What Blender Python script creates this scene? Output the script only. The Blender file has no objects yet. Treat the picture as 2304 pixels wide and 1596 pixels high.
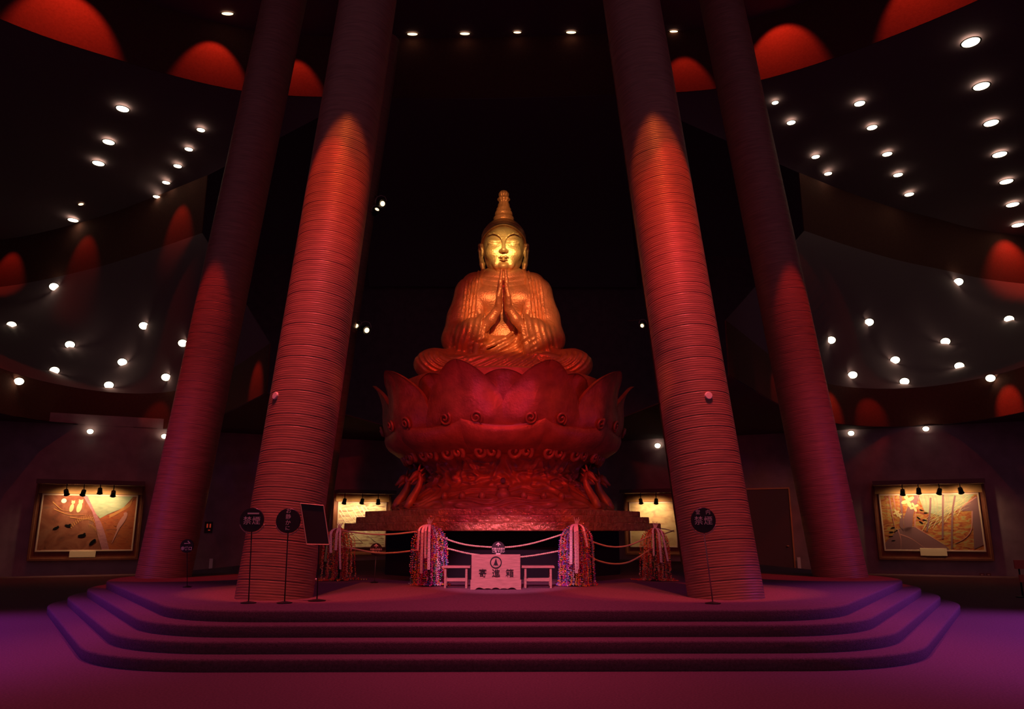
import bpy, math, random
import numpy as np
from mathutils import Vector, Matrix, noise
from mathutils.bvhtree import BVHTree

S = bpy.context.scene
COL = S.collection
R_ = math.radians
rnd = random.Random(7)

# ------------------------------------------------------------------ camera, world, exposure
FPX = 1720.0
TILT = R_(13.0)
YAW = math.atan(20 / FPX)
EYE = Vector((0, 0, 1.6))
cam = bpy.data.cameras.new('camera')
cam.sensor_width = 36
cam.lens = 36 * FPX / 2304
cam.clip_end = 200
cam_ob = bpy.data.objects.new('camera', cam)
COL.objects.link(cam_ob)
cam_ob.location = EYE
cam_ob.rotation_euler = (math.pi / 2 + TILT, 0, -YAW)
S.camera = cam_ob
W = bpy.data.worlds.new('world')
S.world = W
W.use_nodes = True
W.node_tree.nodes['Background'].inputs[0].default_value = (0.20, 0.085, 0.13, 1)
W.node_tree.nodes['Background'].inputs[1].default_value = 0.42
S.view_settings.view_transform = 'Standard'
S.view_settings.look = 'None'
S.view_settings.exposure = 0
S.view_settings.gamma = 1
S.view_settings.use_curve_mapping = False

c_, s_ = math.cos(TILT), math.sin(TILT)
cp, sp = math.cos(YAW), math.sin(YAW)
FW = Vector((sp * c_, cp * c_, s_))
RT = Vector((cp, -sp, 0))
UP = Vector((-sp * s_, -cp * s_, c_))


def ray(px, py):
    return RT * ((px - 1152) / FPX) + UP * ((798 - py) / FPX) + FW


def at_depth(px, py, Y):
    d = ray(px, py)
    return EYE + d * (Y / d.y)


def at_height(px, py, Z):
    d = ray(px, py)
    return EYE + d * ((Z - EYE.z) / d.z)


# ------------------------------------------------------------------ lamps
RED = (1.0, 0.035, 0.02)
ORR = (1.0, 0.16, 0.03)
BLU = (0.10, 0.03, 1.0)
VIO = (0.45, 0.12, 1.0)
WARM = (1.0, 0.62, 0.22)


def spot(name, loc, aim, power, color, deg, blend=0.5, size=0.1):
    l = bpy.data.lights.new(name, 'SPOT')
    l.energy = power
    l.color = color
    l.spot_size = R_(deg)
    l.spot_blend = blend
    l.shadow_soft_size = size
    o = bpy.data.objects.new(name, l)
    COL.objects.link(o)
    o.location = loc
    d = Vector(aim) - Vector(loc)
    o.rotation_euler = d.to_track_quat('-Z', 'Y').to_euler()
    return o


def point(name, loc, power, color, size=0.2):
    l = bpy.data.lights.new(name, 'POINT')
    l.energy = power
    l.color = color
    l.shadow_soft_size = size
    o = bpy.data.objects.new(name, l)
    COL.objects.link(o)
    o.location = loc
    return o


# statue: yellow key on the face and chest, red flood for all of it
spot('face_key_lamp', (0.4, 4.0, 9.2), (0.02, 19.0, 8.86), 18000, (1.0, 0.80, 0.36), 5.3, 1.0, 0.12)
spot('topknot_lamp', (-0.2, 6.0, 9.0), (0.0, 19.5, 10.25), 5200, (1.0, 0.42, 0.17), 6, 1.0, 0.1)
spot('chest_lamp', (0.8, 5.0, 8.5), (0.22, 18.7, 7.2), 6800, (1.0, 0.36, 0.19), 11.4, 0.45, 0.12)
spot('statue_red_lamp', (-2.5, 5.5, 9.0), (0, 19.2, 5.6), 1250, RED, 34, 0.6, 0.2)
spot('statue_red_lamp', (3.0, 5.5, 9.0), (0, 19.2, 4.6), 1250, RED, 34, 0.6, 0.2)
spot('pedestal_lamp', (-1.3, 10.0, 3.2), (-2.3, 16.3, 1.85), 330, ORR, 22, 0.9, 0.08)
spot('pedestal_lamp', (1.3, 10.0, 3.2), (2.3, 16.3, 1.85), 330, ORR, 22, 0.9, 0.08)
spot('pedestal_lamp', (0, 9.0, 4.5), (0, 16.3, 1.85), 120, VIO, 20, 0.9, 0.08)
spot('lotus_violet_lamp', (-0.4, 4.0, 5.0), (-0.2, 16.6, 4.7), 260, (0.6, 0.12, 1.0), 13, 0.9, 0.1)
# carpet and steps, lit from straight above so the front risers stay dark
for sx in (-1, 1):
    spot('floor_red_lamp', (sx * 3.0, 10.6, 12.5), (sx * 3.0, 10.2, 0.0), 2350, (1.0, 0.10, 0.21), 54, 0.8, 0.3)
    spot('floor_red_lamp', (sx * 9.3, 12.5, 12.5), (sx * 9.0, 11.5, 0.0), 2350, (1.0, 0.10, 0.24), 52, 0.8, 0.3)
spot('floor_red_lamp', (0, 13.6, 12.5), (0, 13.8, 0.0), 700, (1.0, 0.10, 0.45), 56, 0.9, 0.3)
spot('floor_blue_lamp', (-12.3, 11.0, 5.5), (-10.3, 11.3, 0.0), 1250, (0.20, 0.05, 1.0), 84, 0.5, 0.15)
spot('floor_blue_lamp', (12.6, 11.0, 5.5), (10.3, 11.3, 0.0), 1900, (0.34, 0.10, 1.0), 86, 0.5, 0.15)
spot('pedestal_red_lamp', (0, 7.0, 5.0), (0, 16.2, 1.95), 560, RED, 36, 0.9, 0.15)
for sx in (-1, 1):
    spot('garland_red_lamp', (sx * 1.6, 9.0, 7.0), (sx * 3.3, 16.5, 1.15), 480, (1.0, 0.13, 0.05), 12, 0.6, 0.1)
spot('garland_lamp', (-0.6, 6.0, 6.0), (0.0, 14.6, 1.15), 4200, (1.0, 0.33, 0.58), 17, 0.5, 0.1)
spot('door_fill', (11.0, 22.0, 5.4), (10.8, 31.0, 2.0), 260, (1.0, 0.25, 0.12), 34, 0.8, 0.1)  # added fill to brighten the door trim, no fixture there
# pillars: beams that graze them from above
for sx in (-1, 1):
    spot('pillar_lamp', (sx * 3.9, 10.0, 17.0), (sx * 3.15, 12.6, 5.5), 4050, RED, 16, 0.25, 0.05)
    spot('pillar_lamp', (sx * 2.2, 10.4, 17.0), (sx * 2.9, 12.7, 6.0), 4050, (1.0, 0.16, 0.03), 16, 0.25, 0.05)
    spot('pillar_wash_lamp', (sx * 1.0, 3.0, 4.0), (sx * 3.3, 12.8, 6.5), 130, RED, 36, 0.9, 0.3)
    spot('far_pillar_lamp', (sx * 7.4, 15.3, 16.0), (sx * 7.2, 17.7, 3.0), 3510, RED, 15, 0.3, 0.05)
    spot('far_pillar_wash_lamp', (sx * 9.0, 7.0, 3.5), (sx * 7.6, 17.6, 3.0), 567, (1.0, 0.05, 0.10), 34, 0.9, 0.3)
    spot('pillar_violet_lamp', (sx * 13.5, 11.0, 2.0), (sx * 7.4, 17.0, 1.6), 162, VIO, 50, 0.8, 0.15)


# ------------------------------------------------------------------ materials
def nodes(m):
    return m.node_tree.nodes, m.node_tree.links


def mat(name, col, rough=0.6, metal=0.0, bump=0.0, bscale=20.0, vary=0.0, vscale=3.0, emit=None, attr=None,
        stretch=(1, 1, 1), spec=None, bdist=0.02):
    m = bpy.data.materials.new(name)
    m.use_nodes = True
    N, L = nodes(m)
    b = N['Principled BSDF']
    b.inputs['Base Color'].default_value = (*col, 1)
    b.inputs['Roughness'].default_value = rough
    b.inputs['Metallic'].default_value = metal
    if spec is not None:
        b.inputs['Specular IOR Level'].default_value = spec
    tc = N.new('ShaderNodeTexCoord')
    mp = N.new('ShaderNodeMapping')
    mp.inputs['Scale'].default_value = stretch
    L.new(tc.outputs['Object'], mp.inputs['Vector'])
    if attr:
        a = N.new('ShaderNodeAttribute')
        a.attribute_name = attr
        L.new(a.outputs['Color'], b.inputs['Base Color'])
    if vary > 0:
        n = N.new('ShaderNodeTexNoise')
        n.inputs['Scale'].default_value = vscale
        n.inputs['Detail'].default_value = 6
        L.new(mp.outputs[0], n.inputs['Vector'])
        r = N.new('ShaderNodeValToRGB')
        r.color_ramp.elements[0].position = 0.3
        r.color_ramp.elements[1].position = 0.7
        r.color_ramp.elements[0].color = (*[max(0, v * (1 - vary)) for v in col], 1)
        r.color_ramp.elements[1].color = (*[min(1, v * (1 + vary)) for v in col], 1)
        L.new(n.outputs['Fac'], r.inputs['Fac'])
        if not attr:
            L.new(r.outputs['Color'], b.inputs['Base Color'])
    if bump > 0:
        n = N.new('ShaderNodeTexNoise')
        n.inputs['Scale'].default_value = bscale
        n.inputs['Detail'].default_value = 4
        L.new(mp.outputs[0], n.inputs['Vector'])
        bp = N.new('ShaderNodeBump')
        bp.inputs['Strength'].default_value = min(1, bump)
        bp.inputs['Distance'].default_value = bdist
        L.new(n.outputs['Fac'], bp.inputs['Height'])
        L.new(bp.outputs[0], b.inputs['Normal'])
    if emit:
        b.inputs['Emission Color'].default_value = (*emit[0], 1)
        b.inputs['Emission Strength'].default_value = emit[1]
    return m


M = {}
M['gold'] = mat('gold_lacquer', (0.62, 0.33, 0.11), 0.36, 0.45, 0.55, 26, 0.18, 5)
M['lacquer'] = mat('red_lacquer', (0.46, 0.15, 0.07), 0.42, 0.25, 0.55, 16, 0.25, 4)
M['slab'] = mat('hammered_lacquer', (0.55, 0.19, 0.09), 0.17, 0.35, 1.0, 11, 0.25, 5, bdist=0.05)
M['pillar'] = mat('wrapped_pillar', (0.30, 0.145, 0.11), 0.42, 0.0, 0.22, 30, 0.22, 9, stretch=(0.25, 0.25, 3))
M['carpet'] = mat('carpet', (0.15, 0.075, 0.10), 0.95, 0, 0.45, 90, 0.22, 40, spec=0.1)
M['black'] = mat('ceiling_black', (0.17, 0.115, 0.135), 0.9, 0, 0.1, 10, spec=0.1)
M['wall'] = mat('dark_wall', (0.34, 0.24, 0.28), 0.95, 0, 0.1, 8, 0.15, 2, spec=0.1)
M['cove'] = mat('cove_plaster', (0.12, 0.05, 0.04), 0.9, 0, 0.4, 30, 0.10, 12, spec=0.1)
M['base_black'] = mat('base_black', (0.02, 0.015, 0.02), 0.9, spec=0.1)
M['lampglow'] = mat('lamp_glow', (1, 0.9, 0.7), 0.5, emit=((1.0, 0.80, 0.52), 5.5))
M['lampglow_small'] = mat('lamp_glow_warm', (1, 0.9, 0.7), 0.5, emit=((1.0, 0.66, 0.36), 2.6))
M['wood'] = mat('box_wood', (0.42, 0.20, 0.16), 0.6, 0, 0.25, 30, 0.22, 5, stretch=(1, 1, 9))
M['boardwood'] = mat('display_wood', (0.55, 0.30, 0.12), 0.7, 0, 0.2, 20, 0.12, 5)
M['postwood'] = mat('post_wood', (0.20, 0.06, 0.03), 0.6, 0, 0.2, 20, 0.15, 5)
M['frame'] = mat('picture_frame', (0.62, 0.45, 0.36), 0.5, 0.1)
M['plaque'] = mat('cream_plaque', (0.85, 0.72, 0.48), 0.7, 0, 0.1, 40)
M['rope'] = mat('rope', (0.74, 0.52, 0.38), 0.8, 0, 0.6, 90)
M['crane'] = mat('crane_paper', (1, 1, 1), 0.5, attr='col')
M['ribbon'] = mat('white_ribbon', (0.80, 0.66, 0.68), 0.6)
M['ink'] = mat('ink', (0.02, 0.015, 0.02), 0.3)
M['signblack'] = mat('sign_black', (0.030, 0.012, 0.020), 0.35, 0, 0.05)
M['signtext'] = mat('sign_text', (1.0, 0.80, 0.74), 0.5)
M['metal'] = mat('dull_metal', (0.42, 0.32, 0.30), 0.35, 0.8)
M['blackmetal'] = mat('black_metal', (0.03, 0.03, 0.035), 0.35, 0.6)
M['white'] = mat('white_paint', (0.78, 0.72, 0.76), 0.6)
M['doortrim'] = mat('door_trim', (0.75, 0.35, 0.18), 0.5)
M['redtext'] = mat('red_text', (0.75, 0.20, 0.14), 0.5, emit=((1.0, 0.08, 0.03), 0.22))


# ------------------------------------------------------------------ mesh helpers
class MB:
    def __init__(s):
        s.v, s.f, s.c = [], [], []

    def add(s, vs, fs, col=None):
        o = len(s.v)
        s.v += [tuple(p) for p in vs]
        for f in fs:
            s.f.append(tuple(i + o for i in f))
            s.c.append(col)
        return s

    def box(s, x0, x1, y0, y1, z0, z1, M4=None, col=None):
        p = [Vector((x, y, z)) for z in (z0, z1) for y in (y0, y1) for x in (x0, x1)]
        if M4 is not None:
            p = [M4 @ q for q in p]
        return s.add(p, [(0, 2, 3, 1), (4, 5, 7, 6), (0, 1, 5, 4), (2, 6, 7, 3), (0, 4, 6, 2), (1, 3, 7, 5)], col)

    def bevbox(s, x0, x1, y0, y1, z0, z1, b=0.01):
        # box with chamfered vertical edges and chamfered top/bottom rims
        def ring(i, z):
            return [(x0 + b + i, y0 + i, z), (x1 - b - i, y0 + i, z), (x1 - i, y0 + b + i, z), (x1 - i, y1 - b - i, z),
                    (x1 - b - i, y1 - i, z), (x0 + b + i, y1 - i, z), (x0 + i, y1 - b - i, z), (x0 + i, y0 + b + i, z)]
        h = b * 0.5
        rs = [ring(h, z0), ring(0, z0 + h), ring(0, z1 - h), ring(h, z1)]
        return s.rings(rs, True)

    def rings(s, rs, caps=True, closed=True, col=None):
        n = len(rs[0])
        vs = [p for r in rs for p in r]
        fs = []
        for i in range(len(rs) - 1):
            for j in range(n if closed else n - 1):
                k = (j + 1) % n
                fs.append((i * n + j, i * n + k, (i + 1) * n + k, (i + 1) * n + j))
        if caps:
            fs.append(tuple(range(n - 1, -1, -1)))
            fs.append(tuple((len(rs) - 1) * n + j for j in range(n)))
        return s.add(vs, fs, col)

    def prism(s, poly, z0, z1):
        return s.rings([[(x, y, z0) for x, y in poly], [(x, y, z1) for x, y in poly]])

    def lathe(s, prof, n=48, cx=0, cy=0, caps=True, fn=None):
        rs = []
        for r, z in prof:
            ring = []
            for j in range(n):
                a = 2 * math.pi * j / n
                rr = r if fn is None else fn(r, z, a)
                ring.append((cx + rr * math.cos(a), cy + rr * math.sin(a), z))
            rs.append(ring)
        return s.rings(rs, caps)

    def tube(s, pts, rad, n=8, caps=True, col=None):
        pts = [Vector(p) for p in pts]
        if not isinstance(rad, (list, tuple)):
            rad = [rad] * len(pts)
        rs = []
        up = Vector((0, 0, 1))
        prev = None
        for i, p in enumerate(pts):
            t = (pts[min(i + 1, len(pts) - 1)] - pts[max(i - 1, 0)]).normalized()
            if prev is None:
                a = t.cross(up)
                if a.length < 0.05:
                    a = t.cross(Vector((0, 1, 0)))
            else:
                a = prev - t * prev.dot(t)
            a.normalize()
            prev = a
            b = t.cross(a)
            rs.append([tuple(p + (a * math.cos(2 * math.pi * j / n) + b * math.sin(2 * math.pi * j / n)) * rad[i]) for j in range(n)])
        return s.rings(rs, caps, col=col)

    def build(s, name, m, parent=None, smooth=False, loc=None, auto=None):
        me = bpy.data.meshes.new(name)
        me.from_pydata(s.v, [], s.f)
        me.update()
        if any(c is not None for c in s.c):
            ca = me.color_attributes.new('col', 'BYTE_COLOR', 'CORNER')
            k = 0
            flat = []
            for poly, c in zip(me.polygons, s.c):
                flat += list((*(c or (1, 1, 1)), 1)) * poly.loop_total
            ca.data.foreach_set('color', flat)
        if smooth:
            me.polygons.foreach_set('use_smooth', [True] * len(me.polygons))
            if auto:
                me.set_sharp_from_angle(angle=R_(auto))
        me.materials.append(M[m] if isinstance(m, str) else m)
        o = bpy.data.objects.new(name, me)
        COL.objects.link(o)
        if parent is not None:
            o.parent = parent
        if loc is not None:
            o.location = loc
        return o


def tag(o, label, cat, group=None, kind=None):
    o['label'] = label
    o['category'] = cat
    if group:
        o['group'] = group
    if kind:
        o['kind'] = kind
    return o


def struct(o):
    o['kind'] = 'structure'
    return o


def thing(name, label, cat, loc=(0, 0, 0), rz=0.0, group=None):
    o = bpy.data.objects.new(name, None)
    COL.objects.link(o)
    o.empty_display_size = 0.1
    o.location = loc
    o.rotation_euler = (0, 0, rz)
    return tag(o, label, cat, group)


def text(body, name, m, parent, loc, size, ext=0.004, rot=(math.pi / 2, 0, 0), bold=0.0, vertical=False, space=1.0):
    cu = bpy.data.curves.new(name, 'FONT')
    cu.body = '\n'.join(body) if vertical else body
    cu.size = size
    cu.extrude = ext
    cu.offset = bold
    cu.align_x = 'CENTER'
    cu.align_y = 'CENTER'
    cu.space_character = space
    cu.space_line = 0.95 if vertical else 1.0
    t = bpy.data.objects.new(name, cu)
    COL.objects.link(t)
    bpy.context.view_layer.update()
    me = bpy.data.meshes.new_from_object(t.evaluated_get(bpy.context.evaluated_depsgraph_get()))
    bpy.data.objects.remove(t)
    me.materials.clear()
    me.materials.append(M[m])
    o = bpy.data.objects.new(name, me)
    COL.objects.link(o)
    o.parent = parent
    o.location = loc
    o.rotation_euler = rot
    return o


def copy_tree(o, parent=None):
    c = o.copy()
    COL.objects.link(c)
    if parent is not None:
        c.parent = parent
    for ch in list(o.children):
        copy_tree(ch, c)
    return c


CX, CY = 0.0, 19.6

# ------------------------------------------------------------------ floor, steps, walls
struct(MB().box(-40, 40, -14, 46, -0.3, 0.0).build('floor', 'carpet'))


def offset_poly(P, d):
    out = []
    n = len(P)
    for i in range(n):
        a, b, c = Vector(P[i - 1]), Vector(P[i]), Vector(P[(i + 1) % n])
        e1, e2 = (b - a).normalized(), (c - b).normalized()
        n1, n2 = Vector((e1.y, -e1.x)), Vector((e2.y, -e2.x))
        m = (n1 + n2).normalized()
        out.append(tuple(b + m * (d / m.dot(n1))))
    return out


def round_poly(P, r, seg=10):
    out = []
    n = len(P)
    for i in range(n):
        a, b, c = Vector(P[i - 1]), Vector(P[i]), Vector(P[(i + 1) % n])
        u, w = (a - b).normalized(), (c - b).normalized()
        p0, p1 = b + u * r, b + w * r
        for k in range(seg + 1):
            t = k / seg
            out.append(tuple(p0 * (1 - t) ** 2 + b * 2 * t * (1 - t) + p1 * t * t))
    return out


PLAT = [(-4.25, 10.5), (4.35, 10.5), (8.75, 17.1), (7.9, 25.0), (3.6, 29.2), (-3.6, 29.2), (-7.8, 25.0), (-8.58, 17.1)]
SH = 0.59
for k, (d, ztop) in enumerate([(0.99, 0.1475), (0.66, 0.295), (0.33, 0.4425), (0.0, SH)]):
    P = round_poly(offset_poly(PLAT, d), 1.05 + 0.25 * d, 12)
    zb = ztop - 0.1475 - 0.02 * (k > 0)
    e = 0.028
    I1 = offset_poly(P, -0.010)
    I2 = offset_poly(P, -e)
    mb = MB().rings([[(x, y, max(zb, 0.0)) for x, y in I1], [(x, y, ztop - e) for x, y in P],
                     [(x, y, ztop - e * 0.3) for x, y in I1], [(x, y, ztop) for x, y in I2]])
    o = mb.build('trim_%d' % (k + 1), 'carpet', smooth=True, auto=40)
    struct(o)

# walls of the hall: seven-sided plan, open behind the camera
RAP = 16.0


def wall_seg(name, ang, t0, t1, z1=6.0):
    n = Vector((math.sin(R_(ang)), -math.cos(R_(ang)), 0))
    t = Vector((-n.y, n.x, 0))
    c = Vector((CX, CY, 0)) + n * RAP
    p = [c + t * t0, c + t * t1, c + t * t1 + n * 0.3, c + t * t0 + n * 0.3]
    return struct(MB().rings([[(q.x, q.y, 0) for q in p], [(q.x, q.y, z1) for q in p]]).build(name, 'wall')), n, t, c


_, nR, tR, cR = wall_seg('wall_back_right', 154.286, -17, 7.7)
_, nL, tL, cL = wall_seg('wall_back_left', -154.286, -7.7, 17)
# outer side walls
struct(MB().box(-38.3, -38, -6, 50, 0, 20.2).build('wall_left', 'wall'))
struct(MB().box(38, 38.3, -6, 50, 0, 20.2).build('wall_right', 'wall'))
struct(MB().box(-38, 38, 50, 50.3, 0, 20.2).build('wall_back', 'wall'))

# ------------------------------------------------------------------ ceilings: stepped planes with lit coves between them
ZH, ZA, ZA2, ZB, ZB2, ZC = 20.2, 17.6, 16.2, 13.6, 7.1, 5.6


def resample(P, n, soft=4):
    P = [Vector(p) for p in P]
    L = [0]
    for a, b in zip(P, P[1:]):
        L.append(L[-1] + (b - a).length)
    out = []
    for i in range(n):
        t = L[-1] * i / (n - 1)
        k = 0
        while k < len(L) - 2 and L[k + 1] < t:
            k += 1
        out.append(P[k].lerp(P[k + 1], (t - L[k]) / max(1e-6, L[k + 1] - L[k])))
    for _ in range(soft):
        out = [out[0]] + [(out[i - 1] + out[i] * 2 + out[i + 1]) / 4 for i in range(1, n - 1)] + [out[-1]]
    return out


def strip(name, A, B, m):
    n = len(A)
    mb = MB()
    mb.add([tuple(p) for p in A] + [tuple(p) for p in B], [(i, i + 1, n + i + 1, n + i) for i in range(n - 1)])
    o = mb.build(name, m, smooth=True)
    md = o.modifiers.new('thick', 'SOLIDIFY')
    md.thickness = 0.04
    md.offset = 0
    es = o.modifiers.new('edges', 'EDGE_SPLIT')
    es.split_angle = R_(35)
    return struct(o)


struct(MB().box(-38, 38, 12, 50, ZH, ZH + 0.2).build('ceiling', 'black'))
arcA = [(-300, -110), (-150, -25), (45, 65), (165, 105), (285, 140), (400, 175), (540, 207), (640, 217), (745, 219), (900, 222),
        (1130, 221), (1350, 214), (1505, 209), (1588, 206), (1690, 188), (1790, 160), (1890, 128), (2090, 50), (2250, -20), (2500, -140)]
PA = resample([at_height(x, y, ZA) for x, y in arcA], 70)
strip('trim_5', PA, [Vector((p.x, p.y, ZH)) for p in PA], 'cove')
arcBl = [(455, 525), (360, 558), (240, 597), (125, 625), (20, 645), (-100, 655), (-260, 660)]
arcBr = [(1809, 520), (1904, 553), (2024, 588), (2140, 611), (2190, 625), (2304, 640), (2420, 648), (2560, 652)]
arcCl = [(600, 884), (525, 922), (460, 948), (380, 966), (300, 970), (200, 965), (60, 945), (-40, 920), (-140, 880)]
arcCr = [(1640, 845), (1700, 880), (1740, 905), (1800, 932), (1880, 955), (1985, 962), (2110, 958), (2245, 940), (2304, 928), (2420, 895)]
loftB = []
loftA = []
coveB, coveC = [], []
for side, aB, aC in ((-1, arcBl, arcCl), (1, arcBr, arcCr)):
    B = resample([at_height(x, y, ZB) for x, y in aB], 40)
    C = resample([at_height(x, y, ZC) for x, y in aC], 40)
    coveB.append(B)
    coveC.append(C)
    B2 = [Vector((p.x, p.y, ZA2)) for p in B]
    strip('trim_6' if side < 0 else 'trim_7', B, B2, 'cove')
    Pi = resample(PA[:27][::-1] if side < 0 else PA[43:], 40, 0)
    Pi = [Vector((q.x, q.y + .03, q.z + .02)) for q in Pi]
    strip('ceiling', Pi, B2, 'black')
    loftA.append((Pi, B2))
    C2 = [Vector((p.x, p.y, ZB2)) for p in C]
    strip('trim_8' if side < 0 else 'trim_9', C, C2, 'cove')
    strip('ceiling', B, C2, 'black')
    loftB.append((B, C2))
    wl = []
    for i in range(40):
        t = -5 + 21.5 * i / 39
        q = (cL + tL * t) if side < 0 else (cR - tR * t)
        wl.append(Vector((q.x, q.y, ZC)))
    strip('ceiling', C, wl, 'black')

strip('ceiling', PA[26:44], [Vector((-9 + 18 * i / 17, 49, ZA)) for i in range(18)], 'black')

# lamps washing the coves
def cove_lamp(b, nrm, dist, z, z0, power, deg, down, blend=0.45):
    p = b + nrm * dist
    aim = Vector((b.x, b.y, z - dist * math.tan(R_(down))))
    spot('cove_lamp', (p.x, p.y, z), aim, power * 2.4, (1.0, 0.055, 0.02), deg, blend, 0.05)


def inward(P, i):
    tng = (P[min(i + 1, len(P) - 1)] - P[max(i - 1, 0)]).normalized()
    n = Vector((tng.y, -tng.x, 0))
    return -n if n.y > 0 else n


for px, dist, pw, deg, down in ((150, 1.9, 300, 66, 50), (468, 1.15, 150, 60, 63), (675, 1.15, 130, 54, 68), (1552, 1.15, 120, 50, 68), (1782, 1.4, 190, 66, 54), (2080, 1.9, 230, 62, 48)):
    i = min(range(70), key=lambda k: abs(1152 + FPX * (PA[k] - EYE).dot(RT) / (PA[k] - EYE).dot(FW) - px))
    cove_lamp(PA[i], inward(PA, i), dist, ZH - 0.05, ZA, pw, deg, down)
for P, px, pw, deg in ((coveB[0], 405, 60, 50), (coveB[0], 185, 40, 60), (coveB[0], 25, 50, 60), (coveB[1], 2280, 130, 84)):
    i = min(range(40), key=lambda k: abs(1152 + FPX * (P[k] - EYE).dot(RT) / (P[k] - EYE).dot(FW) - px))
    cove_lamp(P[i], inward(P, i), 1.3, ZA2 - 0.05, ZB, pw, deg, 58 if px < 1000 else 52, 0.7)
for P, px, pw, deg in ((coveC[0], 570, 22, 60), (coveC[0], 350, 8, 60), (coveC[1], 1745, 9, 50), (coveC[1], 1870, 36, 62), (coveC[1], 1965, 16, 56), (coveC[1], 2285, 60, 50)):
    i = min(range(40), key=lambda k: abs(1152 + FPX * (P[k] - EYE).dot(RT) / (P[k] - EYE).dot(FW) - px))
    cove_lamp(P[i], inward(P, i), 1.3, ZB2 - 0.05, ZC, pw, deg, 40, 0.7)

# ------------------------------------------------------------------ recessed ceiling lights
ORD = ['first', 'second', 'third', 'fourth', 'fifth', 'sixth', 'seventh', 'eighth', 'ninth', 'tenth']


def make_downlight(rx, ry, glow):
    t = thing('ceiling_light', 'x', 'ceiling light')
    n = 28
    mb = MB()
    # shallow trim ring
    rs = []
    for k, z in ((1.18, 0.0), (1.20, -0.012), (1.02, -0.016), (1.0, -0.004)):
        rs.append([(rx * k * math.cos(2 * math.pi * j / n), ry * k * math.sin(2 * math.pi * j / n), z) for j in range(n)])
    mb.rings(rs, False).build('trim_ring', 'blackmetal', t, True)
    mb = MB()
    rs = []
    for k, z in ((1.0, -0.004), (0.97, -0.024), (0.7, -0.034), (0.05, -0.038)):
        rs.append([(rx * k * math.cos(2 * math.pi * j / n), ry * k * math.sin(2 * math.pi * j / n), z) for j in range(n)])
    mb.rings(rs, True).build('lens', glow, t, True)
    return t


dl_big = make_downlight(0.20, 0.20, 'lampglow')
dl_slot = make_downlight(0.19, 0.075, 'lampglow_small')
dl_used = set()


def downlight(src, p, tilt, wpx, label, group):
    scale = wpx / 2 / FPX * (p - EYE).dot(FW) / 0.20
    if src.name not in dl_used:
        dl_used.add(src.name)
        o = src
    else:
        o = copy_tree(src)
    o.location = p
    o.rotation_euler = tilt
    o.scale = (scale, scale, 1)
    tag(o, label, 'ceiling light', group)
    return o


def bvh_of(pair):
    B, C2 = pair
    n = len(B)
    return BVHTree.FromPolygons([tuple(p) for p in B] + [tuple(p) for p in C2], [(i, i + 1, n + i + 1, n + i) for i in range(n - 1)])


bvA = None


def on_slope(trees, x, y):
    d = ray(x, y).normalized()
    ok, loc, nn = S.ray_cast(bpy.context.evaluated_depsgraph_get(), EYE, d)[:3]
    if not ok:
        print('MISS', x, y)
        return EYE + d * 27, (0, 0, 0)
    if nn.dot(d) > 0:
        nn = -nn
    return loc + nn * 0.03, nn.to_track_quat('-Z', 'Y').to_euler()


bpy.context.view_layer.update()
PTS = {}


rows = [
    ([(276, 243), (245, 318), (222, 366), (165, 494)], 'outer left row', 'ceiling lights in the outer left row', (26, 24, 24, 21)),
    ([(453, 291), (425, 334), (400, 372), (375, 410), (354, 443)], 'inner left row', 'ceiling lights in the inner left row', (17, 17, 17, 16, 15)),
    ([(1744, 229), (1780, 274), (1835, 351), (1862, 390)], 'innermost right row', 'ceiling lights in the innermost right row', (14, 18, 17, 16)),
    ([(1934, 231), (1962, 285), (1996, 345), (2020, 392), (2045, 436)], 'middle right row', 'ceiling lights in the middle right row', (22, 21, 20, 19, 19)),
    ([(2184, 93), (2208, 192), (2230, 275), (2249, 346), (2264, 407), (2278, 459), (2290, 505)], 'outer right row', 'ceiling lights in the outer right row', (36, 32, 29, 28, 26, 25, 24)),
]
for pts, where, grp, sc in rows:
    for i, (x, y) in enumerate(pts):
        p, q = on_slope(bvA, x, y)
        p = p + (EYE - p).normalized() * .12
        q = (0, 0, 0)
        downlight(dl_big, p, q, sc[i], 'round ceiling light, %s from top in the %s' % (ORD[i], where), grp)
p, q = on_slope(bvA, 183, 458)
downlight(dl_slot, p, q, 17, 'dim narrow light just above the lowest of the outer left row', None)
for i, (x, y, w, lab) in enumerate([(512, 30, 1.3, 'leftmost, large and bright'), (928, 76, 1.15, 'second from the left'), (1046, 75, 1.1, 'third from the left'),
                                    (1164, 72, .85, 'fourth from the left, thin and dim'), (1285, 72, 1.1, 'fifth from the left'), (1516, 70, .9, 'rightmost, set apart')]):
    p = at_height(x, y, ZH - 0.03)
    downlight(dl_slot, p, (0, 0, 0), w * 21, 'narrow high light at the picture top, ' + lab, 'narrow ceiling lights high above the statue')
for x, lab in ((801, 'left'), (822, 'right')):
    downlight(dl_slot, at_height(x, 79, ZH - 0.03), (0, 0, 0), 6, 'tiny high light at the picture top, %s of a pair beside the pillar' % lab, None)
lowB = [[(123, 646), (25, 733), (157, 777), (122, 835), (41, 858), (325, 733), (413, 772), (276, 816), (375, 849), (245, 868)],
        [(2155, 635), (2271, 720), (2127, 770), (2159, 825), (2230, 851), (1954, 726), (1868, 765), (2013, 811), (1917, 844), (2035, 860)]]
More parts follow.
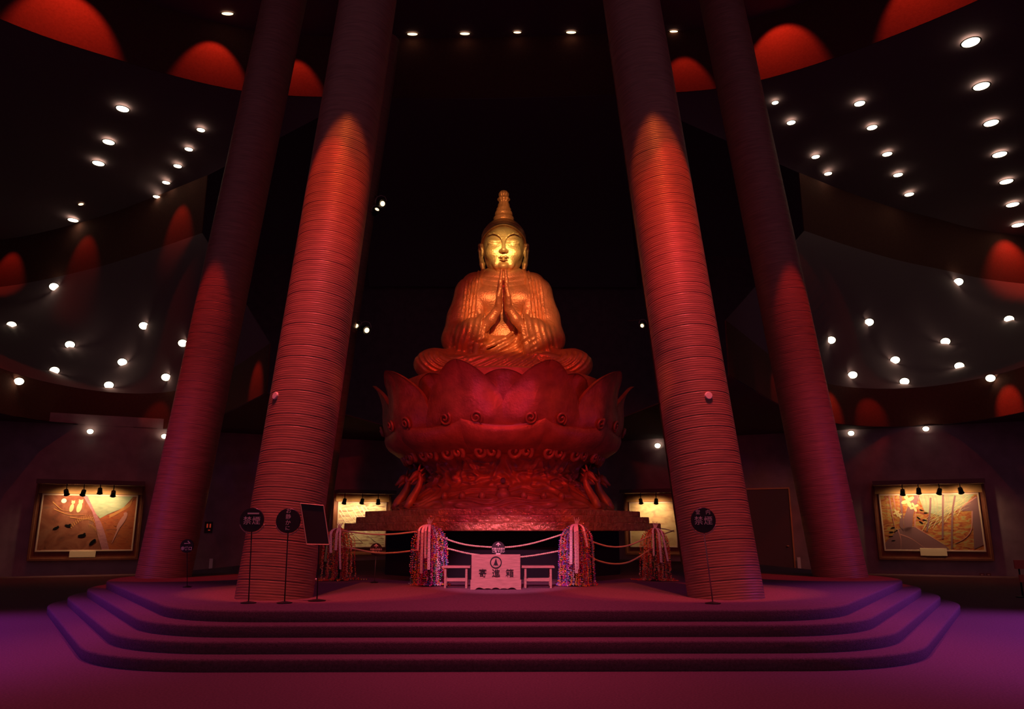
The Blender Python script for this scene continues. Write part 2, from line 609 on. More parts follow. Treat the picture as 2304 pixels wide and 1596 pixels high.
lowlab = [['alone below the left edge of the upper cove', 'at the far left edge of the picture', 'middle of the left group, below the upper cove light',
           'second lowest of the leftmost group', 'lowest and leftmost of the left group', 'top of the cluster beside the far left pillar',
           'nearest to the far left pillar', 'between the two lowest of the left cluster and the topmost', 'close to the far left pillar, low', 'lowest of the left cluster'],
          ['just under the right upper cove', 'at the far right edge of the picture', 'below the cove light on the right', 'second lowest on the far right',
           'lowest on the far right, above a small lit cove', 'top of the cluster beside the far right pillar', 'nearest to the far right pillar, upper',
           'middle of the right cluster', 'nearest to the far right pillar, lower', 'lowest of the right cluster']]
for s in (0, 1):
    tr = None
    for (x, y), lb in zip(lowB[s], lowlab[s]):
        p, q = on_slope(tr, x, y)
        nv = ((EYE - p).normalized() * .75 + Vector((0, 0, -.62))).normalized()
        p = p + (EYE - p).normalized() * .16
        q = nv.to_track_quat('-Z', 'Y').to_euler()
        downlight(dl_big, p, q, 19, 'round low ceiling light ' + lb,
                  'ceiling lights of the lower %s ceiling' % ('left', 'right')[s])
for x, y, lb in [(203, 971, 'above the left painting'), (370, 982, 'left of the far left pillar'), (1915, 975, 'right of the far right pillar'),
                 (2083, 965, 'above the right painting'), (1480, 1003, 'tucked behind the near right pillar')]:
    p, q = on_slope(None, x, y)
    dv = (EYE - p).normalized()
    p = p + dv * .16
    q = (dv * .75 + Vector((0, 0, -.62))).normalized().to_track_quat('-Z', 'Y').to_euler()
    downlight(dl_big, p, q, 13, 'small round light low down, ' + lb, 'ceiling lights under the lowest ceiling')

# ------------------------------------------------------------------ pillars
RP = 0.585
prof = []
z = -0.35
L_P = 17.6
k = 0
while z < L_P:
    wide = (k % 5 == 4)
    g = (0.005, 0.003, 0.006)[(k // 5) % 3] if wide else 0.0010
    prof += [(RP - g, z), (RP, z + 0.008), (RP + 0.002, z + 0.020), (RP, z + 0.032)]
    z += 0.040
    k += 1
# keep the rings level with the lean: the shaft is sheared, so its foot meets the platform squarely
pill_me = None
pspots = [((-3.56, 12.5), 'near left ribbed round pillar beside the two round black signs'),
          ((3.50, 12.5), 'near right ribbed round pillar behind a no smoking sign'),
          ((-7.62, 17.95), 'far left ribbed pillar at the left corner of the carpeted platform'),
          ((7.66, 17.95), 'far right ribbed pillar at the right corner of the carpeted platform'),
          ((-6.2, 24.8), 'rear ribbed pillar hidden behind the near left pillar, carrying stage lights'),
          ((6.2, 24.8), 'rear ribbed pillar hidden behind the near right pillar')]
for (x, y), lab in pspots:
    t = thing('pillar', lab, 'pillar', (x, y, SH), 0, 'ribbed pillars around the statue')
    if pill_me is None:
        sh = MB().lathe([(r, zz) for r, zz in prof if zz > -0.001 or True], 72).build('shaft', 'pillar', t, True)
        pill_me = sh.data
    else:
        sh = bpy.data.objects.new('shaft', pill_me)
        COL.objects.link(sh)
        sh.parent = t
    if y < 13:
        d = Vector((0.056 if x < 0 else -0.066, 0.138, 0))
    elif y < 20:
        d = Vector((0.090 if x < 0 else -0.094, 0.060, 0))
    else:
        d = Vector((CX - x, CY - y, 0)).normalized() * 0.153
    d = Vector((d.x, d.y, 1)).normalized()
    sh.rotation_euler = d.to_track_quat('Z', 'Y').to_euler()
    if abs(y - 12.5) < 0.1:
        px = 620 if x < 0 else 1594
        # pale round plate on the shaft
        p = at_depth(px, 891, y - 0.12)
        rel = p - Vector((x, y, SH))
        ax = d * (rel.dot(d))
        out = (rel - ax)
        best = None
        # find the surface point along the view ray
        dr = ray(px, 891).normalized()
        o = EYE - Vector((x, y, SH))
        a = dr - d * dr.dot(d)
        b = o - d * o.dot(d)
        A, Bq, Cq = a.dot(a), 2 * a.dot(b), b.dot(b) - (RP + 0.004) ** 2
        disc = Bq * Bq - 4 * A * Cq
        if disc > 0:
            k = (-Bq - math.sqrt(disc)) / (2 * A)
            hp = EYE + dr * k - Vector((x, y, SH))
            nn = (hp - d * hp.dot(d)).normalized()
            pl = MB().lathe([(0.064, -0.01), (0.064, 0.016), (0.055, 0.024), (0.01, 0.025)], 28).build('round_plate', 'white', t, True, auto=40)
            pl.location = hp
            pl.rotation_euler = nn.to_track_quat('Z', 'Y').to_euler()
            pl['label'] = 'pale round plate'


# ------------------------------------------------------------------ sculpting by distance field (for the statue)
class Field:
    def __init__(s, lo, hi, h):
        s.lo, s.h = np.array(lo, float), h
        n = [int(math.ceil((hi[i] - lo[i]) / h)) + 1 for i in range(3)]
        s.ax = [lo[i] + h * np.arange(n[i]) for i in range(3)]
        s.D = np.full(n, 1.0, np.float32)

    def sub(s, lo, hi):
        sl = []
        for i in range(3):
            a = int(np.searchsorted(s.ax[i], lo[i]))
            b = int(np.searchsorted(s.ax[i], hi[i]))
            sl.append(slice(max(a, 0), max(b, 1)))
        X = s.ax[0][sl[0]][:, None, None]
        Y = s.ax[1][sl[1]][None, :, None]
        Z = s.ax[2][sl[2]][None, None, :]
        return tuple(sl), X, Y, Z

    def mix(s, sl, d, k, cut=False):
        D = s.D[sl]
        if D.size == 0:
            return
        if cut:
            h = np.clip(0.5 - 0.5 * (D + d) / k, 0, 1)
            s.D[sl] = D * (1 - h) - d * h + k * h * (1 - h)
        else:
            h = np.clip(0.5 + 0.5 * (D - d) / k, 0, 1)
            s.D[sl] = D * (1 - h) + d * h - k * h * (1 - h)

    def ell(s, c, r, k=0.08, cut=False, rot=None):
        m = max(r) + 0.25 if rot else None
        lo = [c[i] - (m or r[i] + 0.25) for i in range(3)]
        hi = [c[i] + (m or r[i] + 0.25) for i in range(3)]
        sl, X, Y, Z = s.sub(lo, hi)
        x, y, z = X - c[0], Y - c[1], Z - c[2]
        if rot:
            x, y, z = np.broadcast_arrays(x, y, z)
            Rm = np.array(Matrix.Rotation(R_(rot[1]), 3, rot[0]).transposed())
            x, y, z = [Rm[i][0] * x + Rm[i][1] * y + Rm[i][2] * z for i in range(3)]
        k0 = np.sqrt((x / r[0]) ** 2 + (y / r[1]) ** 2 + (z / r[2]) ** 2)
        k1 = np.sqrt((x / r[0] ** 2) ** 2 + (y / r[1] ** 2) ** 2 + (z / r[2] ** 2) ** 2) + 1e-6
        s.mix(sl, k0 * (k0 - 1) / k1, k, cut)

    def cone(s, a, b, ra, rb, k=0.08, cut=False, flat=1.0):
        m = max(ra, rb) + 0.22
        lo = [min(a[i], b[i]) - m for i in range(3)]
        hi = [max(a[i], b[i]) + m for i in range(3)]
        sl, X, Y, Z = s.sub(lo, hi)
        ab = [b[i] - a[i] for i in range(3)]
        L2 = sum(v * v for v in ab)
        h = np.clip(((X - a[0]) * ab[0] + (Y - a[1]) * ab[1] + (Z - a[2]) * ab[2]) / L2, 0, 1)
        d = np.sqrt((X - a[0] - ab[0] * h) ** 2 + ((Y - a[1] - ab[1] * h) / flat) ** 2 + (Z - a[2] - ab[2] * h) ** 2) - (ra + (rb - ra) * h)
        s.mix(sl, d, k, cut)

    def chain(s, pts, rs, k=0.05, cut=False):
        for i in range(len(pts) - 1):
            s.cone(pts[i], pts[i + 1], rs[i], rs[i + 1], k, cut)

    def warp(s, lo, hi, fn):
        sl, X, Y, Z = s.sub(lo, hi)
        s.D[sl] = s.D[sl] + fn(X, Y, Z)

    def mesh(s, mb):
        D = s.D
        n = D.shape
        I = D < 0
        cs = np.zeros([m - 1 for m in n], np.int8)
        for a in (0, 1):
            for b in (0, 1):
                for c in (0, 1):
                    cs += I[a:n[0] - 1 + a, b:n[1] - 1 + b, c:n[2] - 1 + c]
        act = (cs > 0) & (cs < 8)
        ijk = np.argwhere(act)
        idx = np.full(act.shape, -1, np.int64)
        idx[act] = np.arange(len(ijk))
        acc = np.zeros((len(ijk), 3))
        cnt = np.zeros(len(ijk))
        i, j, k = ijk.T
        E8 = [(a, b, c) for a in (0, 1) for b in (0, 1) for c in (0, 1)]
        for e in E8:
            for ax in range(3):
                if e[ax] == 0:
                    g = list(e)
                    g[ax] = 1
                    d0 = D[i + e[0], j + e[1], k + e[2]]
                    d1 = D[i + g[0], j + g[1], k + g[2]]
                    m = (d0 < 0) != (d1 < 0)
                    t = np.where(m, d0 / np.where(m, d0 - d1, 1), 0)
                    p = np.stack([i + e[0], j + e[1], k + e[2]], 1).astype(float)
                    p[:, ax] += t
                    acc[m] += p[m]
                    cnt[m] += 1
        V = acc / cnt[:, None] * s.h + s.lo
        F = []
        for ax in range(3):
            u, v = [(1, 2), (2, 0), (0, 1)][ax]
            sa = [slice(None)] * 3
            sb = [slice(None)] * 3
            sa[ax] = slice(0, n[ax] - 1)
            sb[ax] = slice(1, n[ax])
            A, B = I[tuple(sa)], I[tuple(sb)]
            q = np.argwhere(A != B)
            q = q[(q[:, u] > 0) & (q[:, v] > 0) & (q[:, u] < n[u] - 1) & (q[:, v] < n[v] - 1)]
            sg = A[tuple(q.T)]
            def cell(du, dv):
                r = q.copy()
                r[:, u] -= du
                r[:, v] -= dv
                return idx[tuple(r.T)]
            f = np.stack([cell(1, 1), cell(0, 1), cell(0, 0), cell(1, 0)], 1)
            f[~sg] = f[~sg][:, ::-1]
            F.append(f)
        F = np.concatenate(F)
        F = F[(F >= 0).all(1)]
        mb.add([tuple(p) for p in V.tolist()], [tuple(q) for q in F.tolist()])


def bumpn(f, lo, hi, amp, sc):
    f.warp(lo, hi, lambda X, Y, Z: amp * (np.sin(X * sc + 1.3 * np.sin(Z * sc * .7)) * np.sin(Y * sc * 1.1 + 2) * np.sin(Z * sc * .9 + np.sin(X * sc * .6))))


# statue coordinates: x right, y = world Y - 19.6 (negative is the front), z = world height
statue = thing('seated_buddha_statue', 'large gilded seated figure with joined palms and a tall topknot, on the lotus', 'statue', (CX, CY, 5.3))
BASEZ = 5.3


def to_local(mb):
    mb.v = [(x, y, z - BASEZ) for x, y, z in mb.v]
    return mb


def g(v, a, w):
    return np.exp(-((v - a) / w) ** 2)


bodymb = MB()
# --- bare body: head, neck, chest, hands
H = Field((-0.85, -1.05, 8.05), (0.85, 0.95, 10.0), 0.0125)
H.ell((0, .05, 9.28), (.57, .66, .62), 0.02)
H.ell((0, -.12, 8.95), (.53, .60, .735), 0.10)
H.ell((0, -.22, 8.56), (.40, .44, .36), 0.12)
H.cone((0, .08, 8.75), (0, .10, 8.1), .40, .47, 0.05)
for zz in (8.26, 8.12):
    H.ell((0, .02, zz), (.47, .50, .05), 0.05)
for sx in (-1, 1):
    H.ell((sx * .27, -.52, 8.76), (.20, .17, .20), 0.14)
    H.ell((sx * .235, -.80, 9.06), (.20, .10, .10), 0.08, cut=True)
    H.ell((sx * .235, -.60, 9.015), (.19, .12, .105), 0.05)
    H.chain([(sx * .095, -.680, 8.995), (sx * .16, -.712, 8.975), (sx * .235, -.722, 8.968), (sx * .31, -.705, 8.978), (sx * .385, -.665, 9.005)], [.008, .014, .016, .014, .008], 0.012, cut=True)
    H.chain([(sx * .12, -.69, 9.055), (sx * .235, -.712, 9.078), (sx * .36, -.675, 9.05)], [.004, .008, .004], 0.012, cut=True)
    # brow line sweeping up from the nose
    H.chain([(sx * .035, -.775, 9.0), (sx * .075, -.765, 9.10), (sx * .15, -.75, 9.18), (sx * .26, -.70, 9.245), (sx * .38, -.61, 9.255), (sx * .47, -.50, 9.235)],
            [.016, .020, .022, .020, .016, .010], 0.03)
    H.chain([(sx * .085, -.80, 9.02), (sx * .125, -.78, 9.105), (sx * .20, -.745, 9.165), (sx * .30, -.69, 9.20)], [.014, .014, .012, .010], 0.02, cut=True)
    H.ell((sx * .07, -.765, 8.725), (.060, .075, .048), 0.03)
    H.ell((sx * .040, -.845, 8.675), (.018, .035, .02), 0.015, cut=True)
    H.chain([(sx * .12, -.75, 8.69), (sx * .17, -.72, 8.62), (sx * .20, -.69, 8.52)], [.014, .016, .010], 0.03, cut=True)
    H.ell((sx * .165, -.70, 8.525), (.025, .03, .03), 0.03, cut=True)
    H.ell((sx * .20, -.56, 8.44), (.08, .07, .11), 0.10)
    # ears with long lobes
    ex = sx * .585
    H.chain([(ex, .02, 9.02), (sx * .62, -.02, 9.17), (sx * .645, .08, 9.20), (sx * .65, .17, 9.08), (sx * .63, .14, 8.86), (sx * .60, .05, 8.72)], [.035, .045, .05, .045, .04, .04], 0.03)
    H.chain([(sx * .60, .04, 8.78), (sx * .575, -.01, 8.62), (sx * .555, -.02, 8.50)], [.06, .07, .062], 0.04)
    H.ell((sx * .58, .06, 8.98), (.05, .09, .16), 0.03)
    H.chain([(sx * .655, .06, 9.10), (sx * .65, .07, 8.92)], [.02, .02], 0.02, cut=True)
H.cone((0, -.745, 9.10), (0, -.845, 8.735), .036, .062, 0.05)
H.ell((0, -.835, 8.72), (.060, .065, .052), 0.03)
H.chain([(-.13, -.70, 8.565), (-.06, -.755, 8.572), (0, -.77, 8.56), (.06, -.755, 8.572), (.13, -.70, 8.565)], [.012, .030, .026, .030, .012], 0.02)
H.chain([(-.10, -.70, 8.50), (0, -.76, 8.49), (.10, -.70, 8.50)], [.014, .036, .014], 0.02)
H.chain([(-.155, -.70, 8.545), (-.07, -.765, 8.533), (0, -.785, 8.530), (.07, -.765, 8.533), (.155, -.70, 8.545)], [.008, .010, .010, .010, .008], 0.010, cut=True)
H.ell((0, -.62, 8.36), (.12, .10, .085), 0.07)
H.cone((0, -.77, 8.65), (0, -.765, 8.60), .010, .012, 0.015, cut=True)
bumpn(H, (-.85, -1.05, 8.05), (.85, .95, 10), 0.0022, 55)
H.mesh(bodymb)
# --- hands pressed together
Hn = Field((-0.62, -1.75, 6.45), (0.62, -0.75, 8.1), 0.0125)
for sx in (-1, 1):
    Hn.cone((sx * .52, -1.03, 6.58), (sx * .31, -1.18, 6.76), .155, .13, 0.04)
    Hn.cone((sx * .31, -1.18, 6.76), (sx * .15, -1.26, 6.98), .13, .115, 0.05)
    Hn.ell((sx * .120, -1.30, 7.12), (.090, .17, .18), 0.06)
    Hn.ell((sx * .095, -1.31, 7.32), (.070, .185, .20), 0.06)
    for q, (yy, ln, rr) in enumerate([(-1.445, .47, .050), (-1.355, .55, .052), (-1.262, .52, .050), (-1.175, .40, .044)]):
        b0 = (sx * .088, yy, 7.44)
        b1 = (sx * .074, yy + .004, 7.44 + ln * .5)
        b2 = (sx * .050, yy + .010, 7.44 + ln)
        Hn.chain([b0, b1, b2], [rr, rr * .93, rr * .74], 0.016)
        Hn.ell((b1[0] + sx * .012, b1[1], b1[2]), (.040, .04, .035), 0.02)
    Hn.chain([(sx * .13, -1.42, 7.10), (sx * .125, -1.515, 7.26), (sx * .085, -1.545, 7.44), (sx * .060, -1.545, 7.56)], [.065, .058, .048, .036], 0.03)
Hn.mesh(bodymb)
# --- chest and belly
T = Field((-1.2, -1.0, 5.9), (1.2, .8, 8.7), 0.022)
T.ell((0, .02, 7.55), (1.02, .62, .95), 0.05)
T.cone((-.75, .05, 8.0), (.75, .05, 8.0), .40, .40, 0.2)
T.ell((0, .05, 8.25), (.55, .5, .35), 0.15)
T.ell((0, -.06, 6.6), (.82, .60, .75), 0.12)
for sx in (-1, 1):
    T.ell((sx * .42, -.40, 7.55), (.44, .26, .33), 0.12)
for q, zz in enumerate((8.08, 7.94, 7.80)):
    T.warp((-.6, -1, zz - .3), (.6, .2, zz + .3), lambda X, Y, Z, zz=zz: .014 * g(Z, zz + .35 * X * X, .022) * (np.abs(X) < .6))
T.cone((0, -.66, 7.75), (0, -.68, 7.0), .012, .02, .05, cut=True)
T.mesh(bodymb)
bodymb = to_local(bodymb)
body = bodymb.build('body', 'gold', statue, True)

# --- robe: shoulders, sleeves, lap
G = Field((-2.5, -1.75, 5.305), (2.5, 1.2, 8.75), 0.025)
for sx in (-1, 1):
    G.cone((sx * .52, .08, 8.12), (sx * .86, .06, 7.82), .36, .43, 0.10)
    G.cone((sx * .86, .06, 7.82), (sx * 1.06, .02, 7.1), .43, .43, 0.10)
    G.cone((sx * 1.06, .02, 7.1), (sx * 1.17, -.12, 6.5), .43, .44, 0.10)
    G.ell((sx * .62, -.02, 7.2), (.42, .62, 1.0), 0.15)
G.ell((0, .28, 7.3), (1.1, .55, 1.35), 0.15)
G.ell((0, .12, 6.3), (1.25, .66, .75), 0.2)
# open the front of the robe over the bare chest
G.cone((0, -.62, 8.55), (0, -.70, 6.85), .66, .46, 0.04, cut=True)
for sx in (-1, 1):
    # rolled edge of the robe beside the chest
    G.chain([(sx * .52, -.18, 8.36), (sx * .64, -.40, 8.02), (sx * .67, -.53, 7.6), (sx * .64, -.58, 7.15), (sx * .50, -.66, 6.75)], [.07, .075, .07, .065, .06], 0.05)
    G.chain([(sx * .68, -.18, 8.30), (sx * .79, -.38, 7.98), (sx * .82, -.48, 7.6), (sx * .80, -.54, 7.15)], [.05, .055, .055, .05], 0.04)
    # forearm sleeves
    G.cone((sx * 1.17, -.14, 6.48), (sx * .78, -.74, 6.60), .42, .30, 0.12)
    G.cone((sx * .78, -.74, 6.60), (sx * .50, -1.02, 6.64), .29, .23, 0.10)
    G.ell((sx * .80, -.68, 6.38), (.46, .34, .36), 0.12)
    G.cone((sx * .60, -.93, 6.45), (sx * .66, -.82, 6.12), .20, .15, 0.10)
    # sleeve end hanging to the lap
    G.cone((sx * .62, -.80, 6.2), (sx * .72, -.72, 5.8), .18, .22, 0.12)
    # wide cuff hanging from the wrist, hollow on its inner side
    G.ell((sx * .56, -1.00, 6.56), (.17, .20, .40), 0.05)
    G.cone((sx * .60, -.98, 6.35), (sx * .66, -.90, 6.18), .13, .10, 0.05)
    G.ell((sx * .335, -1.08, 6.52), (.115, .22, .34), 0.025, cut=True)
    G.cone((sx * .40, -1.14, 6.66), (sx * .30, -1.24, 6.80), .16, .15, 0.02, cut=True)
    G.chain([(sx * .47, -1.17, 6.90), (sx * .455, -1.20, 6.60), (sx * .50, -1.12, 6.30)], [.03, .035, .03], 0.02)
# belly cloth and lap
G.ell((0, -.20, 6.15), (.80, .60, .50), 0.15)
G.ell((0, -.45, 5.62), (1.55, .95, .42), 0.15)
G.ell((0, .25, 5.75), (1.45, .85, .55), 0.15)
for sx in (-1, 1):
    G.cone((sx * .55, -.2, 5.78), (sx * 1.72, -.62, 5.72), .42, .40, 0.18)
    G.ell((sx * 1.80, -.66, 5.70), (.47, .52, .37), 0.15)
    G.cone((sx * 1.70, -.85, 5.60), (sx * .20, -1.22, 5.42), .33, .28, 0.15)
# soles of the crossed feet under the cloth
G.ell((.95, -1.05, 5.80), (.42, .24, .16), 0.08)
G.ell((-.95, -1.05, 5.72), (.42, .24, .15), 0.08)
# folds
A = 0.026
for sx in (-1, 1):
    def ff(X, Y, Z, sx=sx):
        u = np.abs(X) + .10 * (Z - 7.4) + 0 * Y
        return -A * np.cos(2 * math.pi * (u - .60) / .090) * np.clip((u - .66) / .05, 0, 1) * np.clip((1.10 - u) / .10, 0, 1) * np.clip((Z - 6.75) / .3, 0, 1) * np.clip((-Y + .15) / .2, 0, 1)
    G.warp(((-1.2, -1.2, 6.6) if sx < 0 else (.4, -1.2, 6.6)), ((-.4, .3, 8.5) if sx < 0 else (1.2, .3, 8.5)), ff)

    def fs(X, Y, Z):
        u = np.abs(X) * .98 + .22 * (Z - 6.4)
        return -.013 * np.cos(2 * math.pi * u / .15 + .6 * np.sin(Z * 6)) * np.clip((np.abs(X) - .46) / .1, 0, 1) * np.clip((1.45 - np.abs(X)) / .2, 0, 1) * np.clip((6.9 - Z) / .2, 0, 1) * np.clip((Z - 5.95) / .15, 0, 1) * np.clip((-Y - .2) / .2, 0, 1)
    G.warp(((-1.7, -1.75, 5.9) if sx < 0 else (.4, -1.75, 5.9)), ((-.4, -.1, 7.0) if sx < 0 else (1.7, -.1, 7.0)), fs)

    def fk(X, Y, Z, sx=sx):
        r = np.sqrt((X - sx * 1.15) ** 2 + ((Z - 5.95) * 1.5) ** 2)
        return -.018 * np.cos(2 * math.pi * r / .135) * np.clip((r - .25) / .1, 0, 1) * np.clip((1.15 - r) / .2, 0, 1) * np.clip((6.0 - Z) / .1, 0, 1) * np.clip((-Y - .3) / .2, 0, 1)
    G.warp(((-2.4, -1.75, 5.2) if sx < 0 else (.9, -1.75, 5.2)), ((-.9, -.2, 6.1) if sx < 0 else (2.4, -.2, 6.1)), fk)
G.warp((-.95, -1.75, 5.2), (.95, -.3, 6.5), lambda X, Y, Z: -.022 * np.cos(2 * math.pi * (Z - .55 * X - .12 * X * X) / .145) * np.clip((6.4 - Z) / .15, 0, 1) * np.clip((.9 - np.abs(X)) / .15, 0, 1))
# sash edge crossing the belly
G.chain([(-.62, -.90, 6.02), (-.25, -.86, 6.20), (.05, -.78, 6.36), (.25, -.68, 6.56), (.30, -.60, 6.72)], [.05, .05, .05, .045, .04], 0.04)
G.chain([(-.66, -.98, 5.75), (-.25, -.96, 5.96), (.12, -.86, 6.2), (.40, -.72, 6.45)], [.04, .045, .04, .035], 0.04)
# hanging strips beside the lap
for x0, x1 in ((-.66, -.95), (.58, .78)):
    G.chain([(x0, -.98, 6.15), (x0 * 1.05, -1.08, 5.9), ((x0 + x1) / 2, -1.2, 5.65), (x1, -1.3, 5.42)], [.09, .085, .08, .07], 0.03)
bumpn(G, (-2.5, -1.75, 5.2), (2.5, 1.2, 8.75), 0.004, 30)
gm = MB()
G.mesh(gm)
robe = to_local(gm).build('robe', 'gold', statue, True)
robe['label'] = 'draped robe with long sleeves'

# --- hair cap and topknot
cap = Field((-.75, -.85, 8.9), (.75, .9, 10.1), 0.0125)
cap.ell((0, .05, 9.29), (.615, .715, .635), 0.02)
sl, X, Y, Z = cap.sub((-9, -9, 0), (9, 9, 20))
edge = 9.50 - .75 * X * X - .28 * np.clip(Y + .2, 0, 1)
lip = .020 * g(Z, edge + .03, .03)
cap.D[sl] = np.maximum(cap.D[sl] - lip, edge - Z)
sl2, X, Y, Z = cap.sub((-9, -9, 0), (9, 9, 20))
cap.D[sl2] += -.012 * g(Z, 9.62 - .5 * X * X, .015) - .010 * g(Z, 9.70 - .5 * X * X, .015)
bumpn(cap, (-.85, -1.05, 8.05), (.85, .95, 10.1), 0.004, 60)
cm = MB()
cap.mesh(cm)
to_local(cm).build('hair_cap', 'gold', statue, True)
tk = MB()


def tkf(r, z, a):
    zz = z + BASEZ
    k = 0.0
    if 10.30 < zz < 10.62:
        k = 0.10
    if zz >= 10.62:
        k = 0.13
    return r * (1 + k * abs(math.cos(a * 4)) - k * .5)


prof = [(.30, 9.84), (.27, 9.90), (.285, 9.95), (.26, 9.99), (.225, 10.02), (.245, 10.06), (.235, 10.12), (.20, 10.18), (.205, 10.22), (.17, 10.27), (.15, 10.36),
        (.125, 10.42), (.13, 10.46), (.165, 10.49), (.17, 10.53), (.135, 10.565), (.115, 10.58), (.13, 10.62), (.135, 10.68), (.115, 10.73), (.06, 10.77), (.01, 10.785)]
tk.lathe([(r, z - BASEZ) for r, z in prof], 64, fn=tkf).build('topknot', 'gold', statue, True)

# ------------------------------------------------------------------ lotus pedestal
lotus = thing('lotus_pedestal', 'huge carved red lacquer lotus flower pedestal carrying the seated figure', 'pedestal', (CX, CY, SH))


def L(p):
    return (p[0], p[1], p[2] - SH)


def lerp_prof(P, v):
    x = v * (len(P) - 1)
    i = min(int(x), len(P) - 2)
    t = x - i
    p = [P[max(i - 1, 0)], P[i], P[i + 1], P[min(i + 2, len(P) - 1)]]
    return tuple(0.5 * ((2 * p[1][q]) + (-p[0][q] + p[2][q]) * t + (2 * p[0][q] - 5 * p[1][q] + 4 * p[2][q] - p[3][q]) * t * t + (-p[0][q] + 3 * p[1][q] - 3 * p[2][q] + p[3][q]) * t ** 3) for q in range(2))


def petal(ang, prof, half, th, name, tipout=0.0, seed=0, belly=.28):
    rg = random.Random(seed)
    nu, nv = 22, 34
    a0 = R_(ang)
    outer, inner = [], []
    for j in range(nv + 1):
        v = j / nv
        r, z = lerp_prof(prof, v)
        if v < .40:
            w = .86 + .14 * math.sin(v / .40 * math.pi / 2)
        else:
            q = (v - .40) / .60
            w = max(0.0, 1 - q ** 1.55) ** .86
            w = w * (1 - .12 * q) + .012
        ro, ri = [], []
        for i in range(nu + 1):
            u = -1 + 2 * i / nu
            uu = u * w
            a = a0 + R_(half) * uu
            rr = r - belly * abs(uu) ** 2.2 * (0.35 + .65 * v) - .05 * math.exp(-(u / .12) ** 2) * (v > .15) * 0.35
            # gentle hammered waves
            rr += .018 * math.sin(7 * uu + seed) * math.sin(9 * v + seed * 2)
            zz = z - .10 * uu * uu * v
            rim = (abs(u) > .93) * .02
            px_, py_ = math.sin(a) * (rr + rim), -math.cos(a) * (rr + rim)
            ro.append((px_, py_, zz - SH))
            t2 = th * (1 - .4 * v)
            ri.append((math.sin(a) * (rr - t2), -math.cos(a) * (rr - t2), zz - SH))
        outer.append(ro)
        inner.append(ri)
    rs = [outer[j] + inner[j][::-1] for j in range(nv + 1)]
    return MB().rings(rs).build(name, 'lacquer', lotus, True, auto=50)


PO = [(2.30, 3.62), (2.78, 3.72), (3.02, 3.98), (3.09, 4.35), (3.10, 4.66), (3.15, 4.90), (3.26, 5.12), (3.40, 5.27)]
for i in range(10):
    petal(18 + 36 * i, PO, 18.6, .12, 'petal', seed=i)
PI = [(2.30, 4.0), (2.58, 4.15), (2.70, 4.40), (2.74, 4.65), (2.76, 4.82), (2.80, 4.98), (2.84, 5.08), (2.88, 5.14)]
for i in range(10):
    petal(36 * i, PI, 17.5, .10, 'inner_petal', seed=i + 20)


def scroll(mb, ang, r, z, size, hand, rad, turns=1.55, tiltout=0.25):
    pts, rr = [], []
    n = 22
    for k in range(n + 1):
        t = k / n
        th = hand * t * turns * 2 * math.pi
        q = size * (1 - t) ** .8 + size * .10
        u = q * math.cos(th + math.pi / 2 * hand * 0 - math.pi * .3 * hand)
        w = q * math.sin(th - math.pi * .3 * hand)
        a = R_(ang) + u / r
        rad2 = r + .05 * t - abs(w) * .0 + w * -tiltout
        pts.append((math.sin(a) * rad2, -math.cos(a) * rad2, z + w - SH))
        rr.append(rad * (1 - .35 * t))
    mb.tube(pts, rr, 7)


# carved scrolls at the petal feet
for i in range(10):
    for dd, hand in ((-9.5, -1), (9.5, 1)):
        m = MB()
        scroll(m, 18 + 36 * i + dd * .72, 3.06, 4.02, .13, hand, .032, tiltout=-.35)
        m.build('scroll', 'lacquer', lotus, True)
# seat of the flower and its underside
MB().lathe([(r, z - SH) for r, z in [(2.35, 3.5), (2.5, 3.75), (2.62, 4.4), (2.66, 5.0), (2.60, 5.23), (2.45, 5.295), (.3, 5.295)]], 80).build('seed_head', 'lacquer', lotus, True, auto=40)
# calyx leaves between the petals
PC = [(2.08, 3.30), (2.50, 3.36), (2.86, 3.55), (2.99, 3.78), (2.99, 3.92), (2.97, 3.98)]
for i in range(10):
    nu, nv = 20, 12
    O_, I_ = [], []
    for j in range(nv + 1):
        v = j / nv
        r, zz = lerp_prof(PC, v)
        ro, ri = [], []
        for q in range(nu + 1):
            u = -1 + 2 * q / nu
            a = R_(36 * i + 18.2 * u)
            up_ = v * (.20 * abs(u) ** 5 - .13 * (1 - abs(u) ** 1.6))
            rr = r + .04 * v * abs(u) ** 6
            ro.append((math.sin(a) * rr, -math.cos(a) * rr, zz + up_ - SH))
            ri.append((math.sin(a) * (rr - .07), -math.cos(a) * (rr - .07), zz + up_ - SH))
        O_.append(ro)
        I_.append(ri)
    MB().rings([O_[j] + I_[j][::-1] for j in range(nv + 1)]).build('calyx_leaf', 'lacquer', lotus, True, auto=50)
# ring of cloud curls under the flower
for i in range(10):
    for dd, hand, sz in ((-12, -1, .13), (-5.5, 1, .15), (5.5, -1, .15), (12, 1, .13)):
        m = MB()
        scroll(m, 36 * i + dd, 2.50, 3.33, sz, hand, .058, 1.3, -.5)
        m.build('cloud_curl', 'lacquer', lotus, True)

